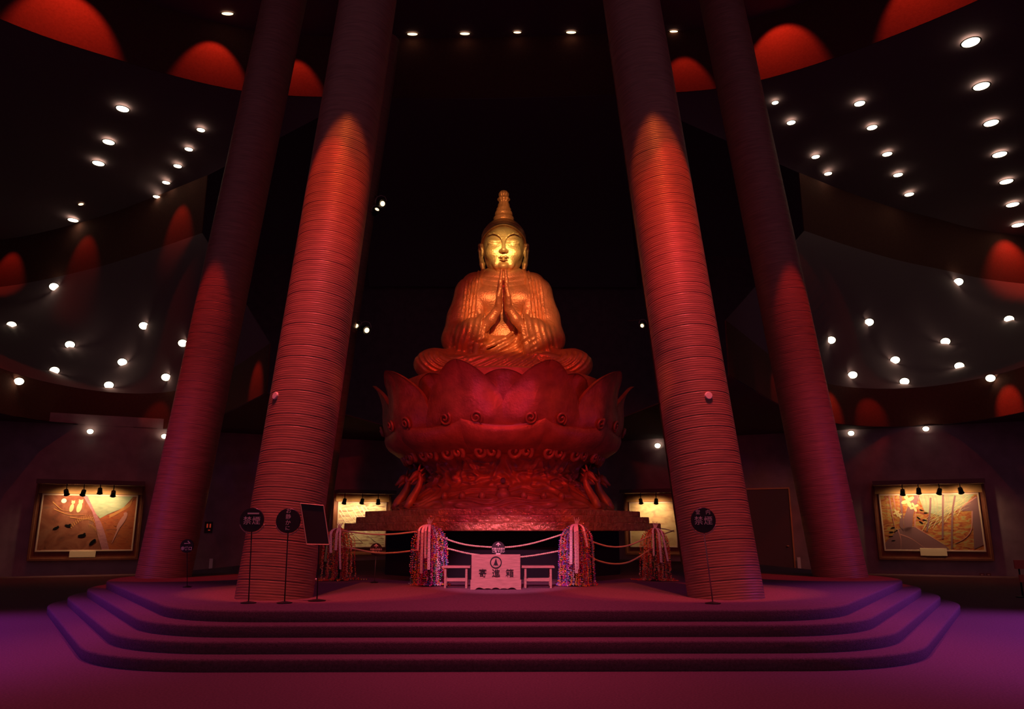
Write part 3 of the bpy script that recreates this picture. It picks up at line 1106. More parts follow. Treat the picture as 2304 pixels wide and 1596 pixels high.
# waist and flaring foot with carved relief
WPROF = [(2.30, 3.42), (2.18, 3.30), (1.98, 3.20), (1.88, 3.05), (1.86, 2.9), (1.92, 2.74), (2.04, 2.60), (2.22, 2.46), (2.42, 2.32), (2.60, 2.20), (2.74, 2.10), (2.80, 2.04)]
nz, na = 90, 420
rs = []
for j in range(nz + 1):
    v = j / nz
    r, z = lerp_prof(WPROF, v)
    ring = []
    for i in range(na):
        a = 2 * math.pi * i / na
        x, y = a * 10 / math.pi, v * 7.5
        e = 0
        # lotus-panel arches on the waist, cloud swirls and beads on the foot
        if v < .55:
            ph = (a * 14 / (2 * math.pi)) % 1 - .5
            arch = abs(ph) * 2 - (1 - ((v - .02) / .5) ** 2 * 1.0)
            e += .05 * math.exp(-(arch / .12) ** 2) * math.sin(math.pi * min(1, v / .5))
            e += .02 * math.cos(30 * v + 6 * math.cos(14 * a))
        nn = noise.noise(Vector((math.cos(a) * 3.2, math.sin(a) * 3.2, v * 5)))
        n2 = noise.noise(Vector((math.cos(a) * 8, math.sin(a) * 8, v * 12 + 4)))
        e += (.045 * math.sin(nn * 16) + .025 * n2) * (0.4 + .6 * (v > .3))
        env = min(1, (1 - v) * 12)
        ring.append((math.sin(a) * (r + e * env), -math.cos(a) * (r + e * env), z - SH))
    rs.append(ring)
MB().rings(rs).build('carved_foot', 'lacquer', lotus, True)
# urn relief, and a dark stub coloured like a shaded hole
m = MB()
m.lathe([(.02, 2.18), (.09, 2.20), (.15, 2.27), (.175, 2.36), (.15, 2.44), (.09, 2.48), (.10, 2.51), (.15, 2.54), (.13, 2.57), (.02, 2.60)], 24, 0, 0)
m.v = [(x, y - 2.32, z - SH + .02) for x, y, z in m.v]
m.build('urn_relief', 'lacquer', lotus, True)
for k in range(7):
    a = -33 + 11 * k
    if k == 3:
        continue
    m = MB()
    r0 = 2.42
    m.lathe([(.01, -.10), (.06, -.07), (.085, 0), (.06, .07), (.01, .10)], 14)
    m.v = [(x + math.sin(R_(a)) * r0, y - math.cos(R_(a)) * r0, z + 2.36 - SH) for x, y, z in m.v]
    m.build('boss', 'lacquer', lotus, True)
m = MB().tube([(0, -1.99, 2.73 - SH), (0, -2.14, 2.70 - SH)], [.055, .05], 12)
m.build('hollow', 'black', lotus)  # solid stub, its black stands for the shade inside an opening
# dragons climbing the sides of the foot
for sx in (-1, 1):
    for ay, big in ((0.0, 1.0), (0.62, .8), (-0.62, .8)):
        m = MB()
        ca, sa = math.cos(ay), math.sin(ay)

        def P3(r, z, lat=0.0):
            return (sx * (r * ca) + lat * 0, -(r * sa) + lat, z - SH)
        sc = big
        body_ = [P3(2.72, 2.10), P3(2.62, 2.30), P3(2.52, 2.46, .05), P3(2.42, 2.62, -.03), P3(2.38, 2.78), P3(2.44, 2.90), P3(2.50, 2.93)]
        m.tube(body_, [.12 * sc, .13 * sc, .115 * sc, .10 * sc, .085 * sc, .085 * sc, .07 * sc], 10)
        m.tube([P3(2.46, 2.93), P3(2.54, 2.88), P3(2.64, 2.78), P3(2.72, 2.72)], [.09 * sc, .095 * sc, .055 * sc, .025 * sc], 8)   # upper jaw
        m.tube([P3(2.50, 2.82), P3(2.58, 2.74), P3(2.64, 2.66)], [.06 * sc, .04 * sc, .015 * sc], 8)                          # lower jaw
        m.tube([P3(2.44, 2.97, .05), P3(2.42, 3.06, .06), P3(2.40, 3.13, .07)], [.03, .02, .006], 6)                           # horns
        m.tube([P3(2.44, 2.97, -.05), P3(2.42, 3.06, -.06), P3(2.40, 3.13, -.07)], [.03, .02, .006], 6)
        for q in range(5):                                                                                                     # back crest
            r_, z_ = [(2.58, 2.42), (2.50, 2.56), (2.44, 2.70), (2.40, 2.84), (2.42, 2.96)][q]
            m.tube([P3(r_ - .02, z_), P3(r_ - .14, z_ + .10)], [.05 * sc, .006], 5)
        m.build('dragon', 'lacquer', lotus, True)
    m = MB()
    m.tube([(sx * 1.93, -.35, 3.12 - SH), (sx * 2.02, -.4, 2.98 - SH), (sx * 2.0, -.42, 2.84 - SH), (sx * 2.12, -.42, 2.76 - SH), (sx * 2.27, -.42, 2.72 - SH)], [.06, .10, .12, .07, .012], 8)
    m.tube([(sx * 2.02, -.4, 2.92 - SH), (sx * 2.16, -.4, 2.88 - SH), (sx * 2.24, -.4, 2.92 - SH)], [.06, .04, .008], 8)
    m.build('leaf_scroll', 'lacquer', lotus, True)

# three heptagonal slabs
def hepta(R, rot=0):
    return [(R * math.sin(2 * math.pi * (i + .5) / 7), -R * math.cos(2 * math.pi * (i + .5) / 7)) for i in range(7)]


for R0, z0, z1 in ((3.93, 1.60, 1.775), (3.66, 1.775, 1.92), (3.45, 1.92, 2.055)):
    P = round_poly(hepta(R0), .22, 5)
    P1 = offset_poly(P, -.012)
    MB().rings([[(x, y, z0 - SH) for x, y in P1], [(x, y, z0 + .015 - SH) for x, y in P], [(x, y, z1 - .015 - SH) for x, y in P], [(x, y, z1 - SH) for x, y in P1]]).build('slab_tier', 'slab', lotus, True, auto=35)
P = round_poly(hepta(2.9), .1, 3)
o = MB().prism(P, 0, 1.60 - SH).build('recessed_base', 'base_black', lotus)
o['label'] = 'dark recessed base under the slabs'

# ------------------------------------------------------------------ offering box and its two side tables
BY = 14.1


def zy(py, Y, px=1132):
    return at_depth(px, py, Y).z


x0, x1 = at_depth(1060, 1320, BY).x, at_depth(1171, 1320, BY).x
zt = zy(1248, BY)
zm = zy(1305, BY)
box = thing('offering_box', 'pink-lit wooden offering box with a ring emblem and three dark characters', 'box', ((x0 + x1) / 2, BY, SH))
hw = (x1 - x0) / 2
m = MB()
m.bevbox(-hw, hw, 0, .035, zm - SH - .01, zt - SH, .008)
m.build('front_board', 'wood', box)
# skirt board with a scalloped lower edge
n = 48
top, bot = [], []
for i in range(n + 1):
    u = i / n
    x = -hw - .012 + (2 * hw + .024) * u
    c = 0.0
    if .10 < u < .90:
        q = (u - .10) / .80 * 5
        c = .030 * abs(math.sin(q * math.pi)) ** .6 + .004
        if int(q) % 2:
            c *= .65
    top.append(x)
    bot.append(c)
rs = []
for i in range(n + 1):
    rs.append([(top[i], -.018, bot[i]), (top[i], .03, bot[i]), (top[i], .03, zm - SH), (top[i], -.018, zm - SH)])
MB().rings(rs).build('skirt', 'wood', box)
MB().bevbox(-hw, -hw + .03, .035, .50, .0, zt - SH - .03, .006).build('side_board', 'wood', box)
MB().bevbox(hw - .03, hw, .035, .50, .0, zt - SH - .03, .006).build('side_board', 'wood', box)
MB().bevbox(-hw + .03, hw - .03, .47, .50, .0, zt - SH - .03, .006).build('back_board', 'wood', box)
for k in range(7):
    MB().bevbox(-hw + .03, hw - .03, .07 + k * .056, .10 + k * .056, zt - SH - .07, zt - SH - .04, .004).build('slat', 'wood', box)
ez = zy(1266, BY) - SH
er = 12.0 / FPX * 13.9
pts = [(er * math.cos(a * math.pi / 20), -.006, ez + er * math.sin(a * math.pi / 20)) for a in range(41)]
em = MB()
ro, ri = [], []
n = 48
rings_ = []
for j in range(n + 1):
    a = 2 * math.pi * j / n
    rings_.append([((er * k) * math.cos(a), y, ez + (er * k) * math.sin(a)) for k, y in ((.89, 0), (1.08, 0), (1.08, -.012), (.89, -.012))])
em.rings(rings_, False)
e1 = em.build('emblem_ring', 'ink', box)
# tall spire rising between two spread feet
sp_ = [(-.50, -.62), (-.22, -.42), (-.12, -.55), (.10, -.55), (.20, -.42), (.48, -.66), (.20, .05), (.02, .72), (-.02, .72), (-.22, .05)]
MB().rings([[(x * er, y, ez + z * er) for x, z in sp_] for y in (0, -.010)]).build('emblem_spire', 'ink', box)
for ch, px in zip('寄進箱', (1086, 1116, 1147)):
    tx = text(ch, 'lettering', 'ink', box, (at_depth(px, 1291, BY).x - (x0 + x1) / 2, -.014, zy(1291, BY) - SH), .150, .006)


def side_table(px0, px1, lab, mirror):
    Y0 = 14.36
    a, b = at_depth(px0, 1278, Y0).x, at_depth(px1, 1278, Y0).x
    zt = zy(1274.5, Y0)
    t = thing('side_table', lab, 'table', ((a + b) / 2, Y0, SH), 0, 'low wooden tables beside the offering box')
    h = (b - a) / 2
    MB().bevbox(-h, h, 0, .36, zt - SH - .035, zt - SH, .008).build('tabletop', 'wood', t)
    for sx in (-1, 1):
        for y in (.03, .29):
            MB().bevbox(sx * (h - .07) - .02, sx * (h - .07) + .02, y, y + .04, 0, zt - SH - .035, .005).build('leg', 'wood', t)
    MB().bevbox(-h + .09, h - .09, .04, .07, .12, .165, .004).build('stretcher', 'wood', t)
    MB().bevbox(-h + .09, h - .09, .29, .32, .12, .165, .004).build('stretcher', 'wood', t)
    return t


side_table(993, 1058, 'low wooden table left of the offering box, touching the paper garland', False)
side_table(1173.5, 1248, 'low wooden table right of the offering box, its top brightly lit', True)


# ------------------------------------------------------------------ rope stanchions, ropes
def stanchion(x, y, lab, h=1.0):
    t = thing('rope_stanchion', lab, 'stanchion', (x, y, SH), 0, 'rope stanchions around the statue')
    MB().lathe([(.13, 0), (.13, .015), (.06, .035), (.02, .045)], 24).build('base', 'blackmetal', t, True, auto=40)
    MB().lathe([(.018, .04), (.018, h), (.028, h + .01), (.028, h + .03), (.01, h + .05)], 14).build('post', 'blackmetal', t, True, auto=40)


def rope(pix, Y0, Y1, lab, grp):
    P = []
    n = len(pix)
    ctl = []
    for i, (x, y) in enumerate(pix):
        Y = Y0 + (Y1 - Y0) * i / (n - 1)
        ctl.append(at_depth(x, y, Y))
    for i in range((n - 1) * 8 + 1):
        t = i / 8
        k = min(int(t), n - 2)
        u = t - k
        p = [ctl[max(k - 1, 0)], ctl[k], ctl[k + 1], ctl[min(k + 2, n - 1)]]
        P.append(0.5 * ((2 * p[1]) + (-p[0] + p[2]) * u + (2 * p[0] - 5 * p[1] + 4 * p[2] - p[3]) * u * u + (-p[0] + 3 * p[1] - 3 * p[2] + p[3]) * u ** 3))
    mb = MB()
    # two twisted strands
    tot = 0
    for ph in (0, math.pi):
        Q, tot = [], 0
        fine = []
        for a, b in zip(P, P[1:]):
            for q in range(6):
                fine.append(a.lerp(b, q / 6))
        fine.append(P[-1])
        for i, p in enumerate(fine):
            if i:
                tot += (p - fine[i - 1]).length
            th = tot / .075 * 2 * math.pi + ph
            Q.append(p + Vector((0, math.cos(th), math.sin(th))) * .0075)
        mb.tube(Q, .0105, 6)
    o = mb.build('rope', 'rope', None, True)
    tag(o, lab, 'rope', grp)


GAR = {'L': (-3.42, 16.6), 'CL': (-1.40, 14.95), 'CR': (1.40, 14.95), 'R': (3.18, 16.4)}
for k, lab in (('L', 'rope post inside the red-lit garland left'), ('CL', 'rope post inside the bright garland left of the box'),
               ('CR', 'rope post inside the bright garland right of the box'), ('R', 'rope post inside the red-lit garland right')):
    stanchion(GAR[k][0], GAR[k][1], lab, 1.02)
G1 = 'barrier ropes between the paper garlands'
rope([(762, 1193), (800, 1199), (845, 1203), (890, 1202), (950, 1195)], 16.6, 14.95, 'upper pale rope between the far left and middle left garlands', G1)
rope([(762, 1228), (800, 1236), (845, 1244), (890, 1244), (950, 1237)], 16.6, 14.95, 'lower pale rope between the far left and middle left garlands', G1)
rope([(980, 1203), (1020, 1219), (1060, 1228), (1115, 1232), (1160, 1230), (1210, 1220), (1280, 1198)], 14.95, 14.95, 'upper pale rope sagging behind the offering box', G1)
rope([(980, 1227), (1020, 1238), (1060, 1247), (1115, 1253), (1165, 1254), (1210, 1249), (1280, 1236)], 14.95, 14.95, 'lower pale rope sagging behind the offering box', G1)
rope([(1320, 1213), (1345, 1224), (1375, 1231), (1405, 1230), (1430, 1222), (1470, 1203)], 14.95, 16.4, 'upper pale rope between the middle right and far right garlands', G1)
rope([(1320, 1248), (1345, 1262), (1375, 1269), (1405, 1268), (1430, 1258), (1470, 1232)], 14.95, 16.4, 'lower pale rope between the middle right and far right garlands', G1)

# ------------------------------------------------------------------ garlands of folded paper cranes
PAL_C = [(.75, .05, .35), (.55, .05, .5), (.85, .25, .05), (.8, .05, .08), (.9, .55, .08), (.85, .8, .82), (.2, .12, .6), (.9, .35, .55), (.1, .35, .15), (.25, .45, .7), (.9, .3, .1)]
PAL_REDLIT = [(.8, .10, .05), (.85, .22, .05), (.7, .06, .10), (.85, .4, .25), (.5, .05, .15), (.9, .5, .15), (.1, .25, .1), (.8, .6, .5)]  # reds put the outer garlands' red light into the paper colours


def crane_unit(mb, p, s, yaw, col, rg):
    # a folded crane: body wedge, two wings, neck and tail
    c, q = math.cos(yaw), math.sin(yaw)

    def T(x, y, z):
        return (p[0] + (x * c - y * q) * s, p[1] + (x * q + y * c) * s, p[2] + z * s)
    w = .45 + rg.random() * .3
    V = [T(0, 0, .55), T(.28, 0, -.1), T(-.28, 0, -.1), T(0, .22, 0), T(0, -.22, 0), T(0, .95, w), T(0, -.95, w), T(.75, 0, .45), T(-.75, 0, .55), T(0, 0, -.45)]
    mb.add(V, [(0, 1, 3), (0, 3, 2), (0, 2, 4), (0, 4, 1), (9, 3, 1), (9, 2, 3), (9, 4, 2), (9, 1, 4), (0, 3, 5), (0, 5, 3), (0, 6, 4), (4, 6, 0), (1, 7, 0), (0, 8, 2)], col)


def garland(x, y, top, rad, lab, pal, seed, nst, spill, ribbons, front=(-1)):
    rg = random.Random(seed)
    t = thing('paper_crane_garland', lab, 'garland', (x, y, SH), 0, 'hanging bundles of folded paper cranes')
    H = top - SH
    for k in range(nst):
        a = 2 * math.pi * (k + rg.random() * .8) / nst
        r1 = rad * (.55 + .5 * rg.random()) * (1.0 if k % 3 else .6)
        length = H * (1.0 + .10 * rg.random()) if rg.random() < .6 else H * (.55 + .4 * rg.random())
        base = pal[rg.randrange(len(pal))]
        multi = rg.random() < .7
        mb = MB()
        runl = rg.choice((1, 3, 5, 8))
        pts = []
        fl = rg.random() * .12
        s_ = rg.random() * .04
        while s_ < length:
            v = s_ / H
            tt = min(1.0, v / .34)
            rr = r1 * math.sqrt(max(0.0, 1 - (1 - tt) ** 2)) * (1 + .10 * max(0, v - .34) + fl * max(0, v - .5))
            zz = H * (.985 - v * .985)
            zz += 0
            if zz < .035:
                ex = s_ - (H * 1.03)
                rr += max(0, ex) * .8 + spill * .03
                zz = .02 + rg.random() * .03
            jx = (rg.random() - .5) * .02
            pts.append((math.cos(a) * rr + jx, math.sin(a) * rr * .8 + jx, zz))
            s_ += .026 + rg.random() * .014
        for i, p in enumerate(pts):
            if i % runl == 0 and multi:
                base = pal[rg.randrange(len(pal))]
            crane_unit(mb, p, .026, rg.random() * 6.28, base if rg.random() < .85 else pal[rg.randrange(len(pal))], rg)
        mb.build('crane_strand', 'crane', t)
    # spill of strands on the floor
    for k in range(int(9 * spill)):
        a = rg.random() * 2 * math.pi
        mb = MB()
        r0 = rad * .8
        L_ = .10 + rg.random() * .22 * spill
        base = pal[rg.randrange(len(pal))]
        for i in range(int(L_ / .03)):
            r = r0 + i * .027
            crane_unit(mb, (math.cos(a) * r, math.sin(a) * r * .8, .022), .030, rg.random() * 6.28, pal[rg.randrange(len(pal))] if i % 2 else base, rg)
        if mb.v:
            mb.build('crane_strand', 'crane', t)
    for (ax, ln, w, off) in ribbons:
        mb, ink = MB(), MB()
        rs, n = [], 16
        for i in range(n + 1):
            v = i / n * ln
            if v < .18:
                q = v / .18
                xx, yy, zz = ax * math.sin(q * math.pi / 2) * .8, -rad * .86 * math.sin(q * math.pi / 2), H * (1.0 - .10 * (1 - math.cos(q * math.pi / 2)))
            else:
                xx, yy, zz = ax * (.8 + .5 * (v - .18) + off * (v - .18)), -rad * (.88 + .16 * math.sin((v - .18) * 3)) - .03, H * (.90 - (v - .18) * 1.0)
            rs.append([(xx - w / 2, yy, zz), (xx + w / 2, yy - .002, zz), (xx + w / 2, yy + .002, zz), (xx - w / 2, yy + .004, zz)])
            if i > 3 and i % 1 == 0 and i < n:
                for _ in range(2):
                    zz2 = zz - rg.random() * .03
                    wx = w * (.22 + .1 * rg.random())
                    ink.box(xx - wx * .7, xx + wx * .5, yy - .006, yy - .004, zz2, zz2 + .003)
        rb = mb.rings(rs).build('ribbon', 'ribbon', t)
        ink.build('brush_marks', 'ink', rb)
    # knotted paper ends on top
    for k in range(4):
        d = Vector(((-.5 + .32 * k) * (1 if seed % 2 else -1) * .9 + .15, -.25, 1.0)).normalized()
        b = Vector((0, -.03, H * .97))
        e = b + d * (.14 + .03 * (k % 2))
        w = Vector((.014, 0, 0))
        MB().rings([[tuple(b - w), tuple(b + w), tuple(b + w + Vector((0, .006, 0))), tuple(b - w + Vector((0, .006, 0)))],
                    [tuple(e - w * .6), tuple(e + w * .2), tuple(e + w * .2 + Vector((0, .004, 0))), tuple(e - w * .6 + Vector((0, .004, 0)))]]).build('ribbon_end', 'ribbon', t)
    return t


topc = zy(1180, 14.95)
garland(GAR['CL'][0], GAR['CL'][1], topc, .335, 'bright many-coloured paper crane garland left of the offering box, white ribbons in front', PAL_C, 3, 84, .55,
        [(-.12, .86, .045, -.5), (-.05, .62, .04, -1.0), (.035, .80, .048, 0.0), (-.20, .5, .035, -.3)])
garland(GAR['CR'][0], GAR['CR'][1], topc + .01, .345, 'bright many-coloured paper crane garland right of the offering box, bushy at its foot', PAL_C, 4, 88, .8,
        [(-.16, .72, .05, -.3), (-.06, .86, .055, -.6), (-.02, .80, .05, 0.2), (.14, .45, .035, .9)])
topo = zy(1188, 16.5)
garland(GAR['L'][0] - .03, GAR['L'][1], topo, .33, 'dark red-lit paper garland partly behind the near left pillar', PAL_REDLIT, 5, 58, 1.7,
        [(-.14, .55, .05, -1.2), (.02, .5, .05, 0.0), (.1, .85, .04, .3)])
garland(GAR['R'][0], GAR['R'][1], topo, .31, 'paper crane garland with red light in its colours, beside the near right pillar', PAL_REDLIT, 6, 58, 1.3,
        [(.03, .72, .04, .3), (-.12, .6, .035, -.3), (.12, .7, .035, .8)])


# ------------------------------------------------------------------ signs on thin poles
def disc_sign(px, py, rpx, foot_px, foot_py, lab, grp, glyphs, polemat='blackmetal', rim=True, size=1.0):
    ft = at_height(foot_px, foot_py, SH)
    Y = ft.y
    c = at_depth(px, py, Y - .03)
    r = rpx / FPX * (c - EYE).dot(FW)
    t = thing('disc_sign', lab, 'sign', (ft.x, Y, SH), 0, grp)
    MB().lathe([(.11 * size, 0), (.11 * size, .012), (.03, .028), (.012, .03)], 24).build('base', 'blackmetal', t, True, auto=40)
    lx, lz = c.x - ft.x, c.z - SH
    MB().tube([(0, 0, .02), (lx, 0.01, lz - r * .6)], .0085 if size > .8 else .006, 8).build('pole', polemat, t, True)
    d = MB().lathe([(r, 0), (r, .02), (r * .97, .026), (.001, .026)], 40).build('disc', 'signblack', t, True, auto=30)
    d.rotation_euler = (math.pi / 2, 0, 0)
    d.location = (lx, 0, lz)
    if rim:
        pts = [((r + .012) * math.cos(a), .012, (r + .012) * math.sin(a)) for a in [math.pi * (1.10 + .80 * k / 24) for k in range(25)]]
        q = MB().tube(pts, .007, 6).build('rim', 'frame', t, True)
        q.location = (lx, 0, lz - .01)
    for g_ in glyphs:
        ch, gx, gy, sz, bold = g_
        k = (c - EYE).dot(FW) / FPX
        if ch == 'UP':
            s = sz * k
            mb = MB()
            for P in ([(-.1, -.5), (.1, -.5), (.1, .35), (-.1, .35)], [(0, .5), (-.62, -.10), (-.48, -.24), (0, .22)], [(0, .5), (0, .22), (.48, -.24), (.62, -.10)]):
                mb.rings([[(x * s, y, z * s) for x, z in P] for y in (0, -.004)])
            o = mb.build('arrow', 'signtext', t)
            o.location = (lx + gx * k, -.028, lz - gy * k)
        elif ch == 'BAR':
            o = MB().bevbox(-sz * k, sz * k, 0, .004, -.012, .012, .003).build('bar', 'signtext', t)
            o.location = (lx + gx * k, -.032, lz - gy * k)
        else:
            text(ch, 'lettering', 'signtext', t, (lx + gx * k, -.028, lz - gy * k), sz * k * 1.12, .003, bold=bold * k)
    return t


disc_sign(566, 1170, 27, 559, 1358, 'round black no smoking sign on a thin pole, left of the quiet sign', 'round black signs on poles',
          [('禁', -9.5, 3, 17, 0), ('煙', 10.5, 3, 17, 0), ('BAR', 3, -14, 13, 0)])
disc_sign(648, 1172, 27.5, 640, 1358, 'round black sign with four small characters in a column, before the pillar', 'round black signs on poles',
          [('お', 0, -21, 11, 0), ('静', 0, -8, 11, 0), ('か', 0, 5, 11, 0), ('に', 0, 17, 10, 0)])
disc_sign(1583, 1171, 28, 1604, 1359, 'round black no smoking sign on a thin pole, before the near right pillar', 'round black signs on poles',
          [('堂', -12, -17, 10, 0), ('内', 11, -17, 10, 0), ('禁', -11, 2, 18, 0), ('煙', 10.5, 2, 18, 0)], 'metal')
disc_sign(846, 1237, 14, 842, 1312, 'small dark disc sign with an upward arrow, left among the ropes', 'small arrow signs inside the ropes',
          [('UP', 0, -8.5, 8, 0), ('天蓋の四面を', .5, 0, 4.2, 0), ('ご覧下さい', .5, 6, 5.0, 0)], 'metal', False, .7)
disc_sign(1121, 1234, 15, 1121, 1321, 'small dark disc sign with an upward arrow, peeking over the offering box', 'small arrow signs inside the ropes',
          [('UP', 0, -8.5, 8.5, 0), ('天蓋の四面を', .5, 1.5, 4.5, 0), ('ご覧下さい', .5, 7.5, 5.3, 0), ('BAR', 0, 12.5, 5, 0)], 'metal', False, .7)

disc_sign(420, 1229, 15, 421, 1322, 'small dark sign with a red right arrow, in front of the far left pillar', None,
          [('→', 1, -5, 17, .2), ('非常口', 0, 6, 7.5, .2)], 'blackmetal', False, .7)

# framed board leaning on a stand by the near left pillar
ft = at_height(713, 1353, SH)
bd = thing('framed_board', 'dark framed display board tilted on a thin stand before the near left pillar', 'display board', (ft.x, ft.y, SH))
Yb = ft.y - .02
q4 = [at_depth(px, py, Yb + dy) - Vector((ft.x, ft.y, SH)) for px, py, dy in ((676, 1133, -.02), (728, 1138, .02), (741, 1226, .02), (690, 1225, -.02))]
ctr = sum(q4, Vector()) / 4
bk = Vector((0, .018, 0))
MB().rings([[tuple(p) for p in q4], [tuple(p + bk) for p in q4]]).build('panel', 'signblack', bd)
mb = MB()
for i in range(4):
    a, b = q4[i], q4[(i + 1) % 4]
    mb.tube([a - Vector((0, .004, 0)), b - Vector((0, .004, 0))], .009, 6)
mb.build('edge_frame', 'frame', bd)
low = (q4[2] + q4[3]) / 2
MB().tube([(0, 0, .02), (low.x * .9, .03, low.z), (ctr.x, .03, ctr.z)], .009, 8).build('pole', 'blackmetal', bd, True)
MB().lathe([(.13, 0), (.13, .012), (.03, .028), (.012, .03)], 24).build('base', 'blackmetal', bd, True, auto=40)
m = MB().lathe([(.001, -.014), (.012, -.008), (.014, 0), (.012, .008), (.001, .014)], 12)
o = m.build('knob', 'white', bd, True)
o.location = at_depth(711, 1304, ft.y - .01) - Vector((ft.x, ft.y, SH))


# ------------------------------------------------------------------ wall paintings in lit display boxes
def wall_hit(px, py, n, c):
    d = ray(px, py)
    k = (c - EYE).dot(n) / d.dot(n)
    return EYE + d * k


def uvmat(name, build):
    m = bpy.data.materials.new(name)
    m.use_nodes = True
    N, Lk = nodes(m)
    b = N['Principled BSDF']
    b.inputs['Roughness'].default_value = .75
    tc = N.new('ShaderNodeTexCoord')
    build(N, Lk, b, tc)
    return m


def ramp(N, pts):
    r = N.new('ShaderNodeValToRGB')
    e = r.color_ramp.elements
    while len(e) > 1:
        e.remove(e[-1])
    e[0].position, e[0].color = pts[0][0], (*pts[0][1], 1)
    for p, c in pts[1:]:
        q = e.new(p)
        q.color = (*c, 1)
    return r


def canvas_mat(name, pts, scale, rot, det=8, dist=1.5, st=(1, 1, 1)):
    def f(N, Lk, b, tc):
        mp = N.new('ShaderNodeMapping')
        mp.inputs['Scale'].default_value = st
        mp.inputs['Rotation'].default_value = (0, R_(rot), 0)
        Lk.new(tc.outputs['Object'], mp.inputs['Vector'])
        n = N.new('ShaderNodeTexNoise')
        n.inputs['Scale'].default_value = scale
        n.inputs['Detail'].default_value = det
        n.inputs['Distortion'].default_value = dist
        Lk.new(mp.outputs[0], n.inputs['Vector'])
        r = ramp(N, pts)
        Lk.new(n.outputs['Fac'], r.inputs['Fac'])
        Lk.new(r.outputs[0], b.inputs['Base Color'])
    return uvmat(name, f)


M['canvasA'] = canvas_mat('forest_canvas', [(.25, (.08, .025, .015)), (.45, (.20, .05, .025)), (.6, (.26, .09, .05)), (.75, (.15, .07, .06))], 1.6, 20)
M['canvasA2'] = canvas_mat('red_foliage', [(.25, (.25, .03, .012)), (.5, (.38, .09, .025)), (.7, (.22, .05, .025))], 2.2, 50, st=(1, 1, 3))
M['skyA'] = canvas_mat('pale_green_canvas', [(.3, (.24, .30, .20)), (.6, (.34, .38, .25)), (.8, (.20, .27, .24))], 2.0, 40, st=(1, 1, 3))
M['trunk'] = canvas_mat('trunk_paint', [(.3, (.28, .09, .13)), (.6, (.42, .16, .20)), (.8, (.30, .09, .08))], 3, 0, st=(1, 1, 4))
M['canvasB'] = canvas_mat('jungle_canvas', [(.28, (.16, .03, .02)), (.42, (.34, .08, .025)), (.52, (.42, .17, .04)), (.62, (.36, .30, .10)), (.75, (.22, .06, .04))], 2.0, 35, 10, 2.5, (1, 1, 2.5))
M['canvasC'] = canvas_mat('sweeping_canvas', [(.35, (.30, .14, .12)), (.47, (.60, .50, .32)), (.55, (.72, .66, .42)), (.66, (.45, .28, .25))], 2.2, -38, 10, .6, (1, 1, 7))
M['canvasD'] = canvas_mat('sand_canvas', [(.3, (.45, .24, .16)), (.5, (.60, .44, .24)), (.7, (.66, .50, .30))], 2.0, 8, 8, .8, (1, 1, 2))
M['paintY'] = mat('cream_paint', (.60, .50, .26), .8)
M['paintW'] = mat('pale_paint', (.80, .74, .60), .7)
M['paintD'] = mat('dark_paint', (.008, .008, .01), .9, spec=0.0)
M['paintO'] = mat('orange_paint', (.50, .22, .07), .7)
M['paintP'] = mat('pink_paint', (.48, .20, .19), .7)
M['paintV'] = mat('mauve_paint', (.20, .09, .11), .7)


def flat(mb, pts, y0=-.012):
    # a thin raised paint shape in the canvas plane (x right, z up)
    P = [(x, z) for x, z in pts]
    ar = sum(P[i][0] * P[(i + 1) % len(P)][1] - P[(i + 1) % len(P)][0] * P[i][1] for i in range(len(P)))
    if ar < 0:
        P = P[::-1]
    return mb.rings([[(x, y0 + .008, z) for x, z in P], [(x, y0, z) for x, z in P]])


def stroke(mb, pts, w, y0=-.012, taper=True):
    if len(pts) > 2:
        q = [Vector(p) for p in pts]
        q = [q[0] * 2 - q[1]] + q + [q[-1] * 2 - q[-2]]
        pts = [0.5 * ((2 * q[k]) + (-q[k - 1] + q[k + 1]) * t + (2 * q[k - 1] - 5 * q[k] + 4 * q[k + 1] - q[k + 2]) * t * t + (-q[k - 1] + 3 * q[k] - 3 * q[k + 1] + q[k + 2]) * t ** 3)
               for k in range(1, len(q) - 2) for t in (0, .25, .5, .75)] + [q[-2]]
    n = len(pts)
    lft, rgt = [], []
    for i, p in enumerate(pts):
        a, b = Vector(pts[max(i - 1, 0)]), Vector(pts[min(i + 1, n - 1)])
        t = (b - a).normalized()
        nn = Vector((-t.y, t.x))
        ww = w * (1 - (i / (n - 1)) * .85) if taper else w
        lft.append((p[0] + nn.x * ww / 2, p[1] + nn.y * ww / 2))
        rgt.append((p[0] - nn.x * ww / 2, p[1] - nn.y * ww / 2))
    for i in range(n - 1):
        q = [lft[i], lft[i + 1], rgt[i + 1], rgt[i]]
        mb.rings([[(x, y0 + .008, z) for x, z in q], [(x, y0, z) for x, z in q]])


def blob(cx, cz, rx, rz, n=20, rot=0):
    c, s = math.cos(rot), math.sin(rot)
    return [(cx + rx * math.cos(2 * math.pi * i / n) * c - rz * math.sin(2 * math.pi * i / n) * s,
             cz + rx * math.cos(2 * math.pi * i / n) * s + rz * math.sin(2 * math.pi * i / n) * c) for i in range(n)]


